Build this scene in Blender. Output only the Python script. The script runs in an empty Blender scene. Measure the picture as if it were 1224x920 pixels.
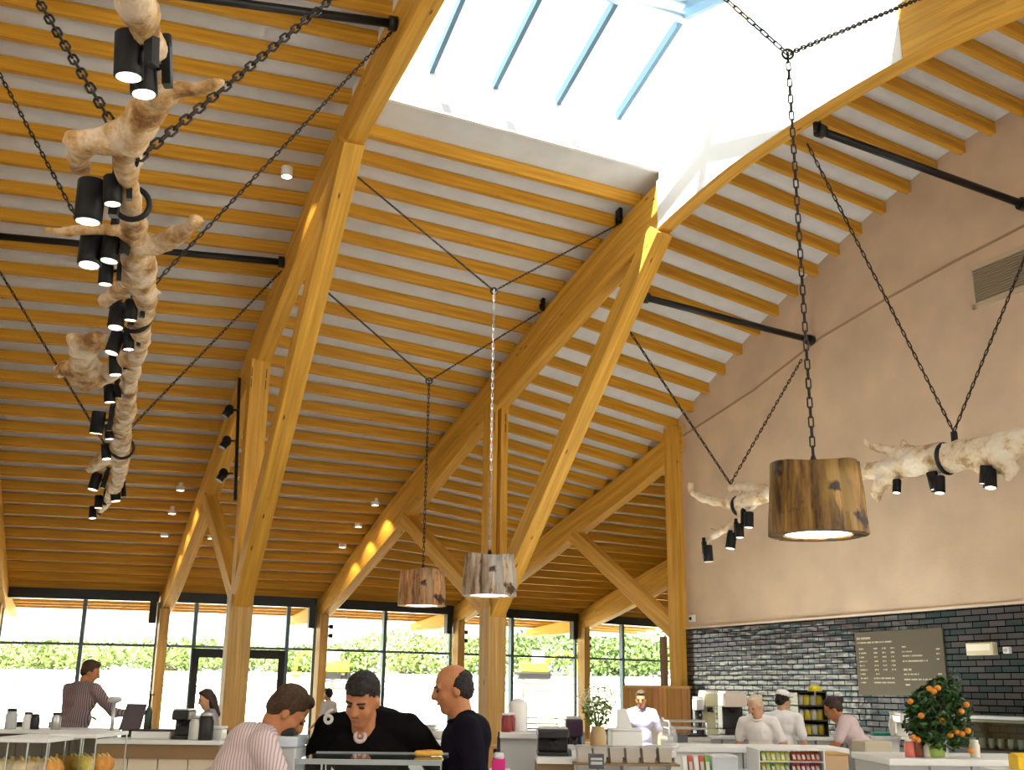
import bpy, bmesh, math, random
from mathutils import Vector, Matrix, Euler, noise
random.seed(7)
SC = bpy.context.scene
COL = SC.collection
PI = math.pi
R = math.radians

# ---------------------------------------------------------------- camera
F_PX, PITCH, ROLL, CX, CY, EYE = 1312.049, 0.270128, 0.012404, 607.86, 459.985, 1.55
_f = Vector((0, math.cos(PITCH), math.sin(PITCH)))
_u0 = Vector((0, -math.sin(PITCH), math.cos(PITCH)))
_x0 = Vector((1, 0, 0))
_x = math.cos(ROLL) * _x0 + math.sin(ROLL) * _u0
_u = -math.sin(ROLL) * _x0 + math.cos(ROLL) * _u0
cam_d = bpy.data.cameras.new('camera')
cam = bpy.data.objects.new('camera', cam_d)
COL.objects.link(cam)
cam.matrix_world = Matrix(((_x.x, _u.x, -_f.x, 0), (_x.y, _u.y, -_f.y, 0), (_x.z, _u.z, -_f.z, EYE), (0, 0, 0, 1)))
cam_d.sensor_fit = 'HORIZONTAL'
cam_d.sensor_width = 36
cam_d.lens = 36 * F_PX / 1224
cam_d.shift_x = -(CX - 612) / 1224
cam_d.shift_y = (CY - 460) / 1224
cam_d.clip_end = 600
SC.camera = cam

def ray(px, py):
    return _f + _x * ((px - CX) / F_PX) - _u * ((py - CY) / F_PX)
def S(px, py, D):                       # point seen at px,py at forward distance D
    v = ray(px, py)
    return Vector((0, 0, EYE)) + v * (D / v.y)
def atz(px, py, z):
    v = ray(px, py)
    return Vector((0, 0, EYE)) + v * ((z - EYE) / v.z)
def ppm(D):                             # pixels per metre near the horizon at distance D
    return F_PX / D * 0.965

# ---------------------------------------------------------------- mesh helper
ORIG = {}
class MB:
    def __init__(self):
        self.v = []; self.f = []; self.uv = []; self.sm = []
    def face(self, idx, uv=None, smooth=False):
        self.f.append(tuple(idx)); self.uv.append(uv); self.sm.append(smooth)
    def add(self, vs, fs, smooth=False, uvs=None):
        b = len(self.v)
        self.v += [Vector(p) for p in vs]
        for i, f in enumerate(fs):
            self.face([b + j for j in f], uvs[i] if uvs else None, smooth)
        return self
    def box(self, c, s, rot=None, M=None):
        vs = [Vector((x * s[0] / 2, y * s[1] / 2, z * s[2] / 2)) for x in (-1, 1) for y in (-1, 1) for z in (-1, 1)]
        if rot is not None:
            m = Euler(rot).to_matrix() if not isinstance(rot, (int, float)) else Matrix.Rotation(rot, 3, 'Z')
            vs = [m @ p for p in vs]
        vs = [p + Vector(c) for p in vs]
        if M is not None: vs = [M @ p for p in vs]
        fs = [(0, 1, 3, 2), (4, 6, 7, 5), (0, 4, 5, 1), (2, 3, 7, 6), (0, 2, 6, 4), (1, 5, 7, 3)]
        return self.add(vs, fs)
    def hexa(self, lo, hi):             # lo: 4 bottom points, hi: 4 top points
        vs = list(lo) + list(hi)
        return self.add(vs, [(3, 2, 1, 0), (4, 5, 6, 7), (0, 1, 5, 4), (1, 2, 6, 5), (2, 3, 7, 6), (3, 0, 4, 7)])
    def tube(self, pts, rad, n=10, cap=True, jit=0, smooth=True):
        pts = [Vector(p) for p in pts]
        if not hasattr(rad, '__len__'): rad = [rad] * len(pts)
        base = len(self.v); prev = None
        for i, p in enumerate(pts):
            if i == 0: d = pts[1] - p
            elif i == len(pts) - 1: d = p - pts[i - 1]
            else: d = (pts[i + 1] - p).normalized() + (p - pts[i - 1]).normalized()
            d.normalize()
            if prev is None:
                a = Vector((0, 0, 1)) if abs(d.z) < .9 else Vector((1, 0, 0))
                s = d.cross(a).normalized()
            else:
                s = (prev - d * prev.dot(d)).normalized()
            prev = s; t = d.cross(s)
            for k in range(n):
                an = 2 * PI * k / n
                r = rad[i] * (1 + (random.uniform(-jit, jit) if jit else 0))
                self.v.append(p + (s * math.cos(an) + t * math.sin(an)) * r)
        for i in range(len(pts) - 1):
            for k in range(n):
                a = base + i * n + k; b = base + i * n + (k + 1) % n
                self.face((a, b, b + n, a + n), None, smooth)
        if cap:
            self.face([base + k for k in range(n)][::-1]); e = base + (len(pts) - 1) * n
            self.face([e + k for k in range(n)])
        return self
    def cyl(self, a, b, r, n=14, r2=None, smooth=True):
        return self.tube([a, b], [r, r if r2 is None else r2], n, smooth=smooth)
    def ell(self, c, r, nu=12, nv=8, M=None, smooth=True):
        c = Vector(c); b = len(self.v)
        if not hasattr(r, '__len__'): r = (r, r, r)
        P = []
        for j in range(1, nv):
            ph = PI * j / nv
            for i in range(nu):
                th = 2 * PI * i / nu
                P.append(Vector((r[0] * math.sin(ph) * math.cos(th), r[1] * math.sin(ph) * math.sin(th), r[2] * math.cos(ph))))
        P.append(Vector((0, 0, r[2]))); P.append(Vector((0, 0, -r[2])))
        if M is not None: P = [M @ p for p in P]
        self.v += [p + c for p in P]
        for j in range(nv - 2):
            for i in range(nu):
                i2 = (i + 1) % nu
                self.face((b + j * nu + i, b + (j + 1) * nu + i, b + (j + 1) * nu + i2, b + j * nu + i2), None, smooth)
        t = b + (nv - 1) * nu
        for i in range(nu):
            i2 = (i + 1) % nu
            self.face((t, b + i, b + i2), None, smooth)
            self.face((t + 1, b + (nv - 2) * nu + i2, b + (nv - 2) * nu + i), None, smooth)
        return self
    def cap2(self, a, b, ra, rb, n=12):  # closed tapered capsule
        a = Vector(a); b = Vector(b); d = (b - a); L = d.length; d.normalize()
        pts, rr = [], []
        for k in range(0, 5):
            an = PI / 2 * k / 4
            pts.append(a - d * ra * math.cos(an)); rr.append(max(ra * math.sin(an), ra * .02))
        for k in range(0, 5):
            an = PI / 2 * k / 4
            pts.append(b + d * rb * math.sin(an)); rr.append(max(rb * math.cos(an), rb * .02))
        return self.tube(pts, rr, n)
    def lathe(self, c, prof, n=24, smooth=True, M=None):
        b = len(self.v); c = Vector(c)
        for r, z in prof:
            for k in range(n):
                an = 2 * PI * k / n
                p = Vector((r * math.cos(an), r * math.sin(an), z))
                self.v.append((M @ p if M is not None else p) + c)
        for i in range(len(prof) - 1):
            for k in range(n):
                k2 = (k + 1) % n
                self.face((b + i * n + k, b + i * n + k2, b + (i + 1) * n + k2, b + (i + 1) * n + k), None, smooth)
        self.face([b + k for k in range(n)][::-1]); e = b + (len(prof) - 1) * n
        self.face([e + k for k in range(n)])
        return self
    def sweep(self, rows, w, u, smooth=False):
        """rows: (centre x,y, z bottom, z top); rectangular section of width w along the unit side vector u. UV u = length"""
        b = len(self.v); u = Vector((u[0], u[1], 0)); L = 0; Ls = []
        for i, (x, y, z0, z1) in enumerate(rows):
            if i: L += (Vector((x, y, z0)) - Vector(rows[i - 1][:3])).length
            Ls.append(L)
            p = Vector((x, y, 0))
            for s, z in ((-1, z0), (1, z0), (1, z1), (-1, z1)):
                q = p + u * (s * w / 2); self.v.append(Vector((q.x, q.y, z)))
        for i in range(len(rows) - 1):
            h0 = rows[i][3] - rows[i][2]; h1 = rows[i + 1][3] - rows[i + 1][2]
            per = [(0, w), (w, w + h0), (w + h0, 2 * w + h0), (2 * w + h0, 2 * w + 2 * h0)]
            for k in range(4):
                a = b + i * 4 + k; c = b + i * 4 + (k + 1) % 4
                v0, v1 = per[k]
                self.face((a, c, c + 4, a + 4), [(Ls[i], v0), (Ls[i], v1), (Ls[i + 1], v1), (Ls[i + 1], v0)])
        self.face((b + 3, b + 2, b + 1, b)); e = b + 4 * (len(rows) - 1)
        self.face((e, e + 1, e + 2, e + 3))
        return self
    def bar(self, a, b, w, h, up=(0, 0, 1)):
        """square bar from a to b, w sideways and h along up; UV along the length"""
        a = Vector(a); b = Vector(b); d = (b - a).normalized(); up = Vector(up)
        s = d.cross(up)
        if s.length < 1e-4: s = d.cross(Vector((0, 1, 0)))
        s.normalize(); t = s.cross(d).normalized(); k0 = len(self.v); L = (b - a).length
        for p in (a, b):
            for i, j in ((-1, -1), (1, -1), (1, 1), (-1, 1)):
                self.v.append(p + s * (i * w / 2) + t * (j * h / 2))
        per = [(0, w), (w, w + h), (w + h, 2 * w + h), (2 * w + h, 2 * w + 2 * h)]
        for k in range(4):
            a_ = k0 + k; c = k0 + (k + 1) % 4
            self.face((a_, c, c + 4, a_ + 4), [(0, per[k][0]), (0, per[k][1]), (L, per[k][1]), (L, per[k][0])])
        self.face((k0 + 3, k0 + 2, k0 + 1, k0)); self.face((k0 + 4, k0 + 5, k0 + 6, k0 + 7))
        return self
    def torus(self, c, Rr, r, M=None, n=18, m=8, sx=1.0):
        b = len(self.v); c = Vector(c)
        for i in range(n):
            a = 2 * PI * i / n
            for j in range(m):
                q = 2 * PI * j / m
                rr = Rr + r * math.cos(q)
                x = rr * math.cos(a)
                if sx != 1.0: x += (sx - 1) * Rr * (1 if math.cos(a) > 1e-6 else (-1 if math.cos(a) < -1e-6 else 0))
                p = Vector((x, rr * math.sin(a), r * math.sin(q)))
                self.v.append((M @ p if M is not None else p) + c)
        for i in range(n):
            for j in range(m):
                i2 = (i + 1) % n; j2 = (j + 1) % m
                self.face((b + i * m + j, b + i2 * m + j, b + i2 * m + j2, b + i * m + j2), None, True)
        return self
    def build(self, name, mat, parent=None, origin=None, bevel=0):
        o0 = Vector(ORIG.get(parent.name, parent.matrix_world.translation)) if parent is not None else (Vector(origin) if origin is not None else None)
        if o0 is None:
            n = len(self.v)
            o0 = Vector((sum(p.x for p in self.v) / n, sum(p.y for p in self.v) / n, min(p.z for p in self.v)))
        me = bpy.data.meshes.new(name)
        me.from_pydata([tuple(p - o0) for p in self.v], [], self.f)
        me.polygons.foreach_set('use_smooth', self.sm)
        if any(x is not None for x in self.uv):
            ul = me.uv_layers.new(name='UVMap'); i = 0; data = []
            for f, x in zip(self.f, self.uv):
                for k in range(len(f)):
                    data += [x[k][0], x[k][1]] if x is not None else [self.v[f[k]].x, self.v[f[k]].y]
            ul.data.foreach_set('uv', data)
        me.materials.append(mat)
        me.validate()
        o = bpy.data.objects.new(name, me)
        COL.objects.link(o)
        ORIG[o.name] = o0.copy()
        if parent is not None:
            o.parent = parent
        else:
            o.location = o0
        if bevel:
            m = o.modifiers.new('Bevel', 'BEVEL'); m.width = bevel; m.segments = 2; m.limit_method = 'ANGLE'
        return o

def tag(o, label=None, cat=None, group=None, kind=None):
    if label: o['label'] = label
    if cat: o['category'] = cat
    if group: o['group'] = group
    if kind: o['kind'] = kind
    return o
def thing(name, loc, label, cat, group=None, rotz=0):
    o = bpy.data.objects.new(name, None); COL.objects.link(o)
    o.location = loc; o.rotation_euler = (0, 0, rotz); o.empty_display_size = .1
    o.matrix_world = Matrix.Translation(Vector(loc)) @ Matrix.Rotation(rotz, 4, 'Z')
    return tag(o, label, cat, group)
def struct(o):
    o['kind'] = 'structure'; return o
def copy_tree(o, parent=None):
    c = o.copy(); COL.objects.link(c)
    if parent is not None: c.parent = parent
    for ch in [x for x in o.children]:
        copy_tree(ch, c)
    return c

# ---------------------------------------------------------------- materials
def mat(name, col, rough=.6, metal=0, spec=.4, emit=None, estr=0, trans=0, alpha=1, var=0, vscale=8, bump=0, bscale=60, coat=0):
    m = bpy.data.materials.new(name); m.use_nodes = True
    nt = m.node_tree; b = nt.nodes['Principled BSDF']
    c = (*col, 1)
    b.inputs['Base Color'].default_value = c; b.inputs['Roughness'].default_value = rough
    b.inputs['Metallic'].default_value = metal; b.inputs['Specular IOR Level'].default_value = spec
    b.inputs['Transmission Weight'].default_value = trans; b.inputs['Alpha'].default_value = alpha
    b.inputs['Coat Weight'].default_value = coat
    if emit: b.inputs['Emission Color'].default_value = (*emit, 1); b.inputs['Emission Strength'].default_value = estr
    if var:
        tc = nt.nodes.new('ShaderNodeTexCoord'); n = nt.nodes.new('ShaderNodeTexNoise'); n.inputs['Scale'].default_value = vscale; n.inputs['Detail'].default_value = 5
        nt.links.new(tc.outputs['Object'], n.inputs['Vector'])
        r = nt.nodes.new('ShaderNodeValToRGB'); r.color_ramp.elements[0].position = .3; r.color_ramp.elements[1].position = .7
        r.color_ramp.elements[0].color = (*[x * (1 - var) for x in col], 1); r.color_ramp.elements[1].color = (*[min(1, x * (1 + var)) for x in col], 1)
        nt.links.new(n.outputs['Fac'], r.inputs['Fac']); nt.links.new(r.outputs['Color'], b.inputs['Base Color'])
    if bump:
        tc = nt.nodes.new('ShaderNodeTexCoord'); n = nt.nodes.new('ShaderNodeTexNoise'); n.inputs['Scale'].default_value = bscale
        nt.links.new(tc.outputs['Object'], n.inputs['Vector'])
        bp = nt.nodes.new('ShaderNodeBump'); bp.inputs['Strength'].default_value = bump; bp.inputs['Distance'].default_value = .02
        nt.links.new(n.outputs['Fac'], bp.inputs['Height']); nt.links.new(bp.outputs['Normal'], b.inputs['Normal'])
    return m
def wood(name, light, dark, knot, gs=1.0, rough=.55, coord='UV', knots=True, lam=.045):
    """timber: long grain streaks, glue lines between lamellas, small dark knots"""
    m = bpy.data.materials.new(name); m.use_nodes = True
    nt = m.node_tree; N = nt.nodes.new; L = nt.links.new; b = nt.nodes['Principled BSDF']
    b.inputs['Roughness'].default_value = rough; b.inputs['Specular IOR Level'].default_value = .3
    tc = N('ShaderNodeTexCoord'); mp = N('ShaderNodeMapping'); L(tc.outputs[coord], mp.inputs['Vector'])
    mp.inputs['Scale'].default_value = (.8 * gs, 22 * gs, 22 * gs) if coord == 'UV' else (22 * gs, 22 * gs, .8 * gs)
    n = N('ShaderNodeTexNoise'); n.inputs['Scale'].default_value = 1.3; n.inputs['Detail'].default_value = 4; L(mp.outputs[0], n.inputs['Vector'])
    r = N('ShaderNodeValToRGB'); r.color_ramp.elements[0].position = .3; r.color_ramp.elements[1].position = .68
    r.color_ramp.elements[0].color = (*dark, 1); r.color_ramp.elements[1].color = (*light, 1); L(n.outputs['Fac'], r.inputs['Fac'])
    # board to board tone
    n2 = N('ShaderNodeTexNoise'); n2.inputs['Scale'].default_value = 1.0; n2.inputs['Detail'].default_value = 1
    mp2 = N('ShaderNodeMapping'); L(tc.outputs[coord], mp2.inputs['Vector']); mp2.inputs['Scale'].default_value = (.35, 9, 9) if coord == 'UV' else (9, 9, .35)
    L(mp2.outputs[0], n2.inputs['Vector'])
    hs = N('ShaderNodeHueSaturation'); mr = N('ShaderNodeMapRange'); mr.inputs['From Min'].default_value = .3; mr.inputs['From Max'].default_value = .7
    mr.inputs['To Min'].default_value = .82; mr.inputs['To Max'].default_value = 1.15; L(n2.outputs['Fac'], mr.inputs['Value']); L(mr.outputs[0], hs.inputs['Value'])
    L(r.outputs['Color'], hs.inputs['Color'])
    out = hs.outputs['Color']
    if knots:
        vo = N('ShaderNodeTexVoronoi'); vo.inputs['Scale'].default_value = 1.0
        mp3 = N('ShaderNodeMapping'); L(tc.outputs[coord], mp3.inputs['Vector']); mp3.inputs['Scale'].default_value = (1.6, 5, 5) if coord == 'UV' else (5, 5, 1.6)
        L(mp3.outputs[0], vo.inputs['Vector'])
        rk = N('ShaderNodeValToRGB'); rk.color_ramp.elements[0].position = .05; rk.color_ramp.elements[1].position = .1
        rk.color_ramp.elements[0].color = (1, 1, 1, 1); rk.color_ramp.elements[1].color = (0, 0, 0, 1); L(vo.outputs['Distance'], rk.inputs['Fac'])
        mx = N('ShaderNodeMixRGB'); mx.inputs['Color2'].default_value = (*knot, 1); L(rk.outputs['Color'], mx.inputs['Fac']); L(out, mx.inputs['Color1']); out = mx.outputs['Color']
    L(out, b.inputs['Base Color'])
    return m

M_GLU = wood('glulam_timber', (.70, .39, .062), (.54, .27, .028), (.17, .06, .015))
M_JOIST = wood('joist_timber', (.64, .335, .030), (.46, .21, .013), (.18, .06, .015), lam=0)
M_POST = wood('post_timber', (.66, .42, .15), (.48, .28, .08), (.2, .08, .02))
M_PLANK = wood('plank_timber', (.62, .34, .12), (.36, .16, .05), (.2, .08, .02))
M_BLACK = mat('black_steel', (.012, .012, .014), .42, .3)
M_LAMP = mat('black_lamp_paint', (.006, .006, .007), .5, 0, .25)
M_CHAIN = mat('dark_chain_steel', (.05, .04, .035), .45, .8)
M_CHAIN_PALE = mat('bright_chain_steel', (.45, .42, .40), .3, .9)
M_FRAME = mat('dark_window_metal', (.02, .035, .045), .45, .2)
M_WHITE = mat('white_laminate', (.80, .80, .79), .4)
M_STEEL = mat('brushed_steel', (.55, .56, .58), .3, .9)
M_LENS = mat('lamp_lens', (.9, .9, .85), .3, emit=(1, .86, .62), estr=5)
M_SPOT = mat('spot_lens', (.9, .9, .85), .3, emit=(1, .84, .6), estr=2.2)
# ================================================================ plan of the roof: frames fan out from the window wall
P = [Vector((-11.71, 25.83)), Vector((-8.19, 26.75)), Vector((-4.70, 28.23)), Vector((-1.40, 30.21)), Vector((2.09, 32.75)), Vector((5.61, 35.73))]
ANG = [18.0, 24.77, 29.76, 33.54, 38.2, 41.5]
Ev = [Vector((math.sin(R(a)), -math.cos(R(a)))) for a in ANG]      # towards the hall
Uv = [Vector((math.cos(R(a)), math.sin(R(a)))) for a in ANG]       # sideways, to the right
BOT = {0: [(-2.4, 3.12), (0, 3.2), (3, 4.3), (5, 5.15), (8, 6.6), (13.3, 8.6), (16.2, 9.3), (18.5, 9.5), (24, 9.3)],
       1: [(-2.4, 3.12), (0, 3.2), (3, 4.3), (5, 5.15), (8, 6.55), (13.3, 8.64), (16.2, 9.15), (18.5, 9.4), (24, 9.2)],
       2: [(-2.4, 3.12), (0, 3.2), (3, 4.25), (5, 5.05), (8.94, 6.66), (13.7, 8.34), (15.6, 8.78), (17.0, 8.90), (18.4, 8.92), (19.4, 8.88), (20.6, 8.71), (24, 7.9)],
       3: [(-2.4, 3.12), (0, 3.2), (3.13, 4.18), (5.18, 4.9), (9, 6.3), (12, 7.5), (16, 8.7), (24, 8.7)],
       4: [(-2.4, 3.12), (0, 3.2), (2.92, 4.0), (5, 4.75), (9, 6.2), (24, 8.7)],
       5: [(-2.4, 3.12), (0, 3.2), (2.92, 4.0), (5, 4.75), (9, 6.2), (24, 8.7)]}
TOP = {0: [(-2.4, 3.3), (0, 3.66), (3, 5.0), (6.7, 6.7), (8.8, 7.65), (12.5, 9.1), (13.8, 9.5), (16, 10.0), (18.5, 10.25), (24, 10.1)],
       1: [(-2.4, 3.3), (0, 3.66), (3, 5.0), (6.7, 6.68), (8.8, 7.68), (12.5, 9.04), (13.8, 9.36), (16, 9.8), (18.5, 10.05), (24, 9.9)],
       2: [(-2.4, 3.3), (0, 3.66), (2, 4.55), (4, 5.45), (6.03, 6.27), (9.05, 7.44), (11.8, 8.52), (14.44, 9.32), (17, 9.68), (19.4, 9.66), (22, 9.3), (24, 8.9)],
       3: [(-2.4, 3.3), (0, 3.66), (3.49, 4.87), (5.18, 5.5), (7.25, 6.22), (9.06, 6.9), (12.5, 8.3), (17, 9.5), (24, 9.5)],
       4: [(-2.4, 3.3), (0, 3.62), (.83, 3.98), (2.1, 4.42), (4.04, 5.1), (9, 6.9), (24, 9.4)],
       5: [(-2.4, 3.3), (0, 3.62), (.83, 3.98), (2.1, 4.42), (4.04, 5.1), (9, 6.9), (24, 9.4)]}
def crom(tab, t):
    n = len(tab)
    if t <= tab[0][0]: return tab[0][1]
    if t >= tab[-1][0]: return tab[-1][1]
    i = max(k for k in range(n - 1) if tab[k][0] <= t)
    x0, y0 = tab[i]; x1, y1 = tab[i + 1]; h = x1 - x0; s = (t - x0) / h
    def sl(k):
        if k == 0: return (tab[1][1] - tab[0][1]) / (tab[1][0] - tab[0][0])
        if k == n - 1: return (tab[-1][1] - tab[-2][1]) / (tab[-1][0] - tab[-2][0])
        return (tab[k + 1][1] - tab[k - 1][1]) / (tab[k + 1][0] - tab[k - 1][0])
    a, b = sl(i) * h, sl(i + 1) * h
    return (2 * s**3 - 3 * s**2 + 1) * y0 + (s**3 - 2 * s**2 + s) * a + (-2 * s**3 + 3 * s**2) * y1 + (s**3 - s**2) * b
zb = lambda k, t: crom(BOT[k], t)
zt = lambda k, t: crom(TOP[k], t)
def fr(k, t, off=0.0):
    p = P[k] + Ev[k] * t + Uv[k] * off
    return Vector((p.x, p.y))
C3 = P[3] + Ev[3] * 9.0
WD = Vector((math.sin(.42678), -math.cos(.42678)))                 # along the right wall, towards the camera
WN = Vector((-WD.y, WD.x)) * -1                                     # placeholder, fixed below
WN = Vector((WD.y, -WD.x))                                          # normal pointing into the hall (left)
if WN.x > 0: WN = -WN
def wall_hit(A, B):                                                 # parameter along A->B where it meets the wall plane
    d = B - A; den = d.dot(WN)
    return (C3 - A).dot(WN) / den if abs(den) > 1e-6 else 9
def wp(s, z, off=0.0):
    p = C3 + WD * s + WN * off
    return Vector((p.x, p.y, z))

ORD = ['lowest', 'second', 'third', 'fourth', 'fifth', 'sixth', 'seventh', 'eighth', 'ninth', 'tenth', 'eleventh', 'twelfth', 'thirteenth',
       'fourteenth', 'fifteenth', 'sixteenth', 'seventeenth', 'eighteenth', 'nineteenth', 'twentieth'] + \
      ['twenty-' + x for x in ('first', 'second', 'third', 'fourth', 'fifth', 'sixth', 'seventh', 'eighth', 'ninth')] + ['thirtieth'] + \
      ['thirty-' + x for x in ('first', 'second', 'third', 'fourth', 'fifth', 'sixth', 'seventh', 'eighth', 'ninth')] + ['fortieth'] + \
      ['forty-' + x for x in ('first', 'second', 'third', 'fourth', 'fifth', 'sixth', 'seventh', 'eighth', 'ninth')] + ['fiftieth']

# ---------------------------------------------------------------- curved rafters
RNAME = {0: 'curved timber rafter at the left edge, mostly out of view', 1: 'long curved timber rafter rising left of the skylight',
         2: 'long curved timber rafter rising right of the skylight, its side washed by sun',
         3: 'straight timber rafter ending at the wooden post beside the plaster wall',
         4: 'short timber rafter seen under the diagonal brace beside the plaster wall'}
TMAX = {0: 20, 1: 23, 2: 23.5, 3: 9.25, 4: 9.0}
for k in range(5):
    mb = MB(); rows = []; t = -2.3
    while t <= TMAX[k] + .01:
        p = fr(k, t, .06); rows.append((p.x, p.y, zb(k, t), zt(k, t) - .005)); t += .35
    mb.sweep(rows, .26, Uv[k])
    tag(mb.build('curved_rafter', M_GLU, bevel=.012), RNAME[k], 'beam', 'curved timber rafters of the roof')

# ---------------------------------------------------------------- ceiling joists and deck
T0, T1, TR = 14.3, 19.3, 16.0
JW, JH = .10, .20
BAYN = ['left bay of the ceiling', 'ceiling bay under the skylight', 'ceiling bay beside the plaster wall', 'far bay behind the rafter post', 'furthest bay beyond the diagonal brace']
TL = {0: 17.4, 1: 14.1, 2: 22.2, 3: 8.9, 4: 3.9}
JT = []
_t = -1.95
while _t < 23:
    JT.append(_t); _t += .41 if _t < 3.5 else (.46 if _t < 6.8 else (.51 if _t < 9 else .575))
def joist_line(b, t):
    A = fr(b, t); B = fr(b + 1, t); s = 1.0
    za, zb_ = zt(b, t), zt(b + 1, t)
    if b >= 2 and t > 8.9:
        h = wall_hit(A, B)
        if h < 0: return None
        s = min(1.0, h)
    B2 = A + (B - A) * s
    return A, B2, za, za + (zb_ - za) * s
for b in range(5):
    i = 0
    for t in JT:
        if t > TL[b]: continue
        if b == 1 and t > 13.75: continue
        jl = joist_line(b, t)
        if jl is None: continue
        A, B, za, zb2 = jl
        if (B - A).length < .15: continue
        d = (B - A).normalized(); n = Vector((-d.y, d.x))
        mb = MB()
        ex = d * (.13 if (b < 4) else 0)
        mb.sweep([((A - ex * 0).x, A.y, za, za + JH), (B.x, B.y, zb2, zb2 + JH)], JW, n)
        o = mb.build('ceiling_joist', M_JOIST)
        tag(o, 'timber ceiling joist, %s up from the eaves in the %s' % (ORD[i], BAYN[b]), 'joist', 'ceiling joists in the ' + BAYN[b])
        i += 1
M_DECK = mat('acoustic_board', (.66, .67, .69), .9, var=.06, vscale=3, bump=.3, bscale=120)
mb = MB()
for b in range(-1, 5):
    ts = [-2.3 + .53 * i for i in range(51)]
    if b == 1: ts = sorted(set([t for t in ts if not (T0 <= t <= T1)] + [T0, T1]))
    prev = None
    for t in ts:
        if b == -1:
            jl = (fr(0, t) - Uv[0] * 14, fr(0, t), zt(0, t), zt(0, t))
        else:
            jl = joist_line(b, t)
        if jl is None: prev = None; continue
        A, B, za, zb2 = jl
        if (B - A).length < .02: prev = None; continue
        cur = [Vector((A.x, A.y, za + JH)), Vector((B.x, B.y, zb2 + JH)), Vector((B.x, B.y, zb2 + JH + .12)), Vector((A.x, A.y, za + JH + .12))]
        if prev is not None and not (b == 1 and abs(t - T1) < 1e-6):
            mb.hexa([prev[0], prev[1], cur[1], cur[0]], [prev[3], prev[2], cur[2], cur[3]])
        prev = cur
for (A_, B_) in ((0, 1), (1, 2)):
    pass
mb.hexa([(-22, 6.6, 9.7), (14, 6.6, 9.0), (26, -11, 9.0), (-22, -11, 9.7)], [(-22, 6.6, 9.85), (14, 6.6, 9.15), (26, -11, 9.15), (-22, -11, 9.85)])
struct(mb.build('ceiling', M_DECK))
mb = MB(); mb.box((-15.9, 9.5, 5), (.2, 33, 10.5)); mb2_ = mb; struct(mb.build('wall_left_light_stop', mat('hall_plaster', (.50, .42, .33), .85)))  # unseen side wall, added to hold back sky light from the left
mb = MB()
_p, _q = C3 + Uv[3] * .35, C3 + Uv[3] * 9
mb.hexa([(_p.x, _p.y, 0), (_q.x, _q.y, 0), (_q.x + .1, _q.y - .1, 0), (_p.x + .1, _p.y - .1, 0)], [(_p.x, _p.y, 9), (_q.x, _q.y, 9), (_q.x + .1, _q.y - .1, 9), (_p.x + .1, _p.y - .1, 9)])
_r = P[5]
mb.hexa([(_q.x, _q.y, 0), (_r.x, _r.y, 0), (_r.x + .1, _r.y + .1, 0), (_q.x + .1, _q.y + .1, 0)], [(_q.x, _q.y, 9), (_r.x, _r.y, 9), (_r.x + .1, _r.y + .1, 9), (_q.x + .1, _q.y + .1, 9)])
struct(mb.build('wall_far_light_stop', bpy.data.materials['hall_plaster']))  # unseen partition, added to stop daylight leaking in behind the plaster wall
mb = MB(); mb.box((4, -14, 5), (44, .2, 10)); struct(mb.build('wall_back', bpy.data.materials['hall_plaster']))

# ridge beam of the roof beside the wall (pale)
mb = MB(); jl = joist_line(2, 21.2)
A, B, za, z2 = jl; mb.sweep([(A.x, A.y, za - .18, za + .2), (B.x, B.y, z2 - .18, z2 + .2)], .3, ((B - A).normalized().y * -1, (B - A).normalized().x))
tag(mb.build('ridge_beam', wood('pale_timber', (.75, .52, .28), (.6, .38, .18), (.3, .12, .04))), 'pale knotty timber cross beam high in the upper right corner', 'beam')

# ---------------------------------------------------------------- skylight
M_UPST = mat('white_board', (.86, .85, .84), .7)
M_BAR = mat('grey_skylight_bar', (.10, .17, .24), .4, .3)
def glassm(name, tint, gloss=.08):
    m = bpy.data.materials.new(name); m.use_nodes = True; nt = m.node_tree; nt.nodes.clear(); N = nt.nodes.new
    o = N('ShaderNodeOutputMaterial'); t = N('ShaderNodeBsdfTransparent'); t.inputs['Color'].default_value = (*tint, 1)
    g = N('ShaderNodeBsdfGlossy'); g.inputs['Roughness'].default_value = .03; mx = N('ShaderNodeMixShader'); fr_ = N('ShaderNodeFresnel'); fr_.inputs['IOR'].default_value = 1.35
    nt.links.new(fr_.outputs[0], mx.inputs['Fac']); nt.links.new(t.outputs[0], mx.inputs[1]); nt.links.new(g.outputs[0], mx.inputs[2]); nt.links.new(mx.outputs[0], o.inputs['Surface'])
    return m
M_GLASS = glassm('clear_glazing', (.95, .97, .97))
M_SKYG = glassm('tinted_skylight_glazing', (.80, .90, .93))
ZC, ZR = 10.25, 11.08
sk = thing('skylight', (*((fr(1, T0) + fr(2, T0)) / 2), 9.4), 'large bright roof light with grey glazing bars between two curved rafters', 'skylight')
mb = MB()
a0, b0, a1, b1 = fr(1, T0, .05), fr(2, T0, .05), fr(1, T1, .05), fr(2, T1, .05)
v3 = lambda p, z: Vector((p.x, p.y, z))
def upst(p, q, z0p, z0q, z1, n, th=.06):
    n = Vector((n.x, n.y)) * th
    mb.hexa([v3(p, z0p), v3(q, z0q), v3(q + n, z0q), v3(p + n, z0p)], [v3(p, z1), v3(q, z1), v3(q + n, z1), v3(p + n, z1)])
upst(a0, b0, zt(1, T0) + JH - .04, zt(2, T0) + JH - .04, ZC, -Ev[1])
upst(a1, b1, zt(1, T1) + .1, zt(2, T1) + .1, ZC, Ev[1])
ca0, ca1, cb0, cb1 = fr(1, T0, .2), fr(1, T1 + .1, .2), fr(2, T0, -.08), fr(2, T1 + .1, -.08)
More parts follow.
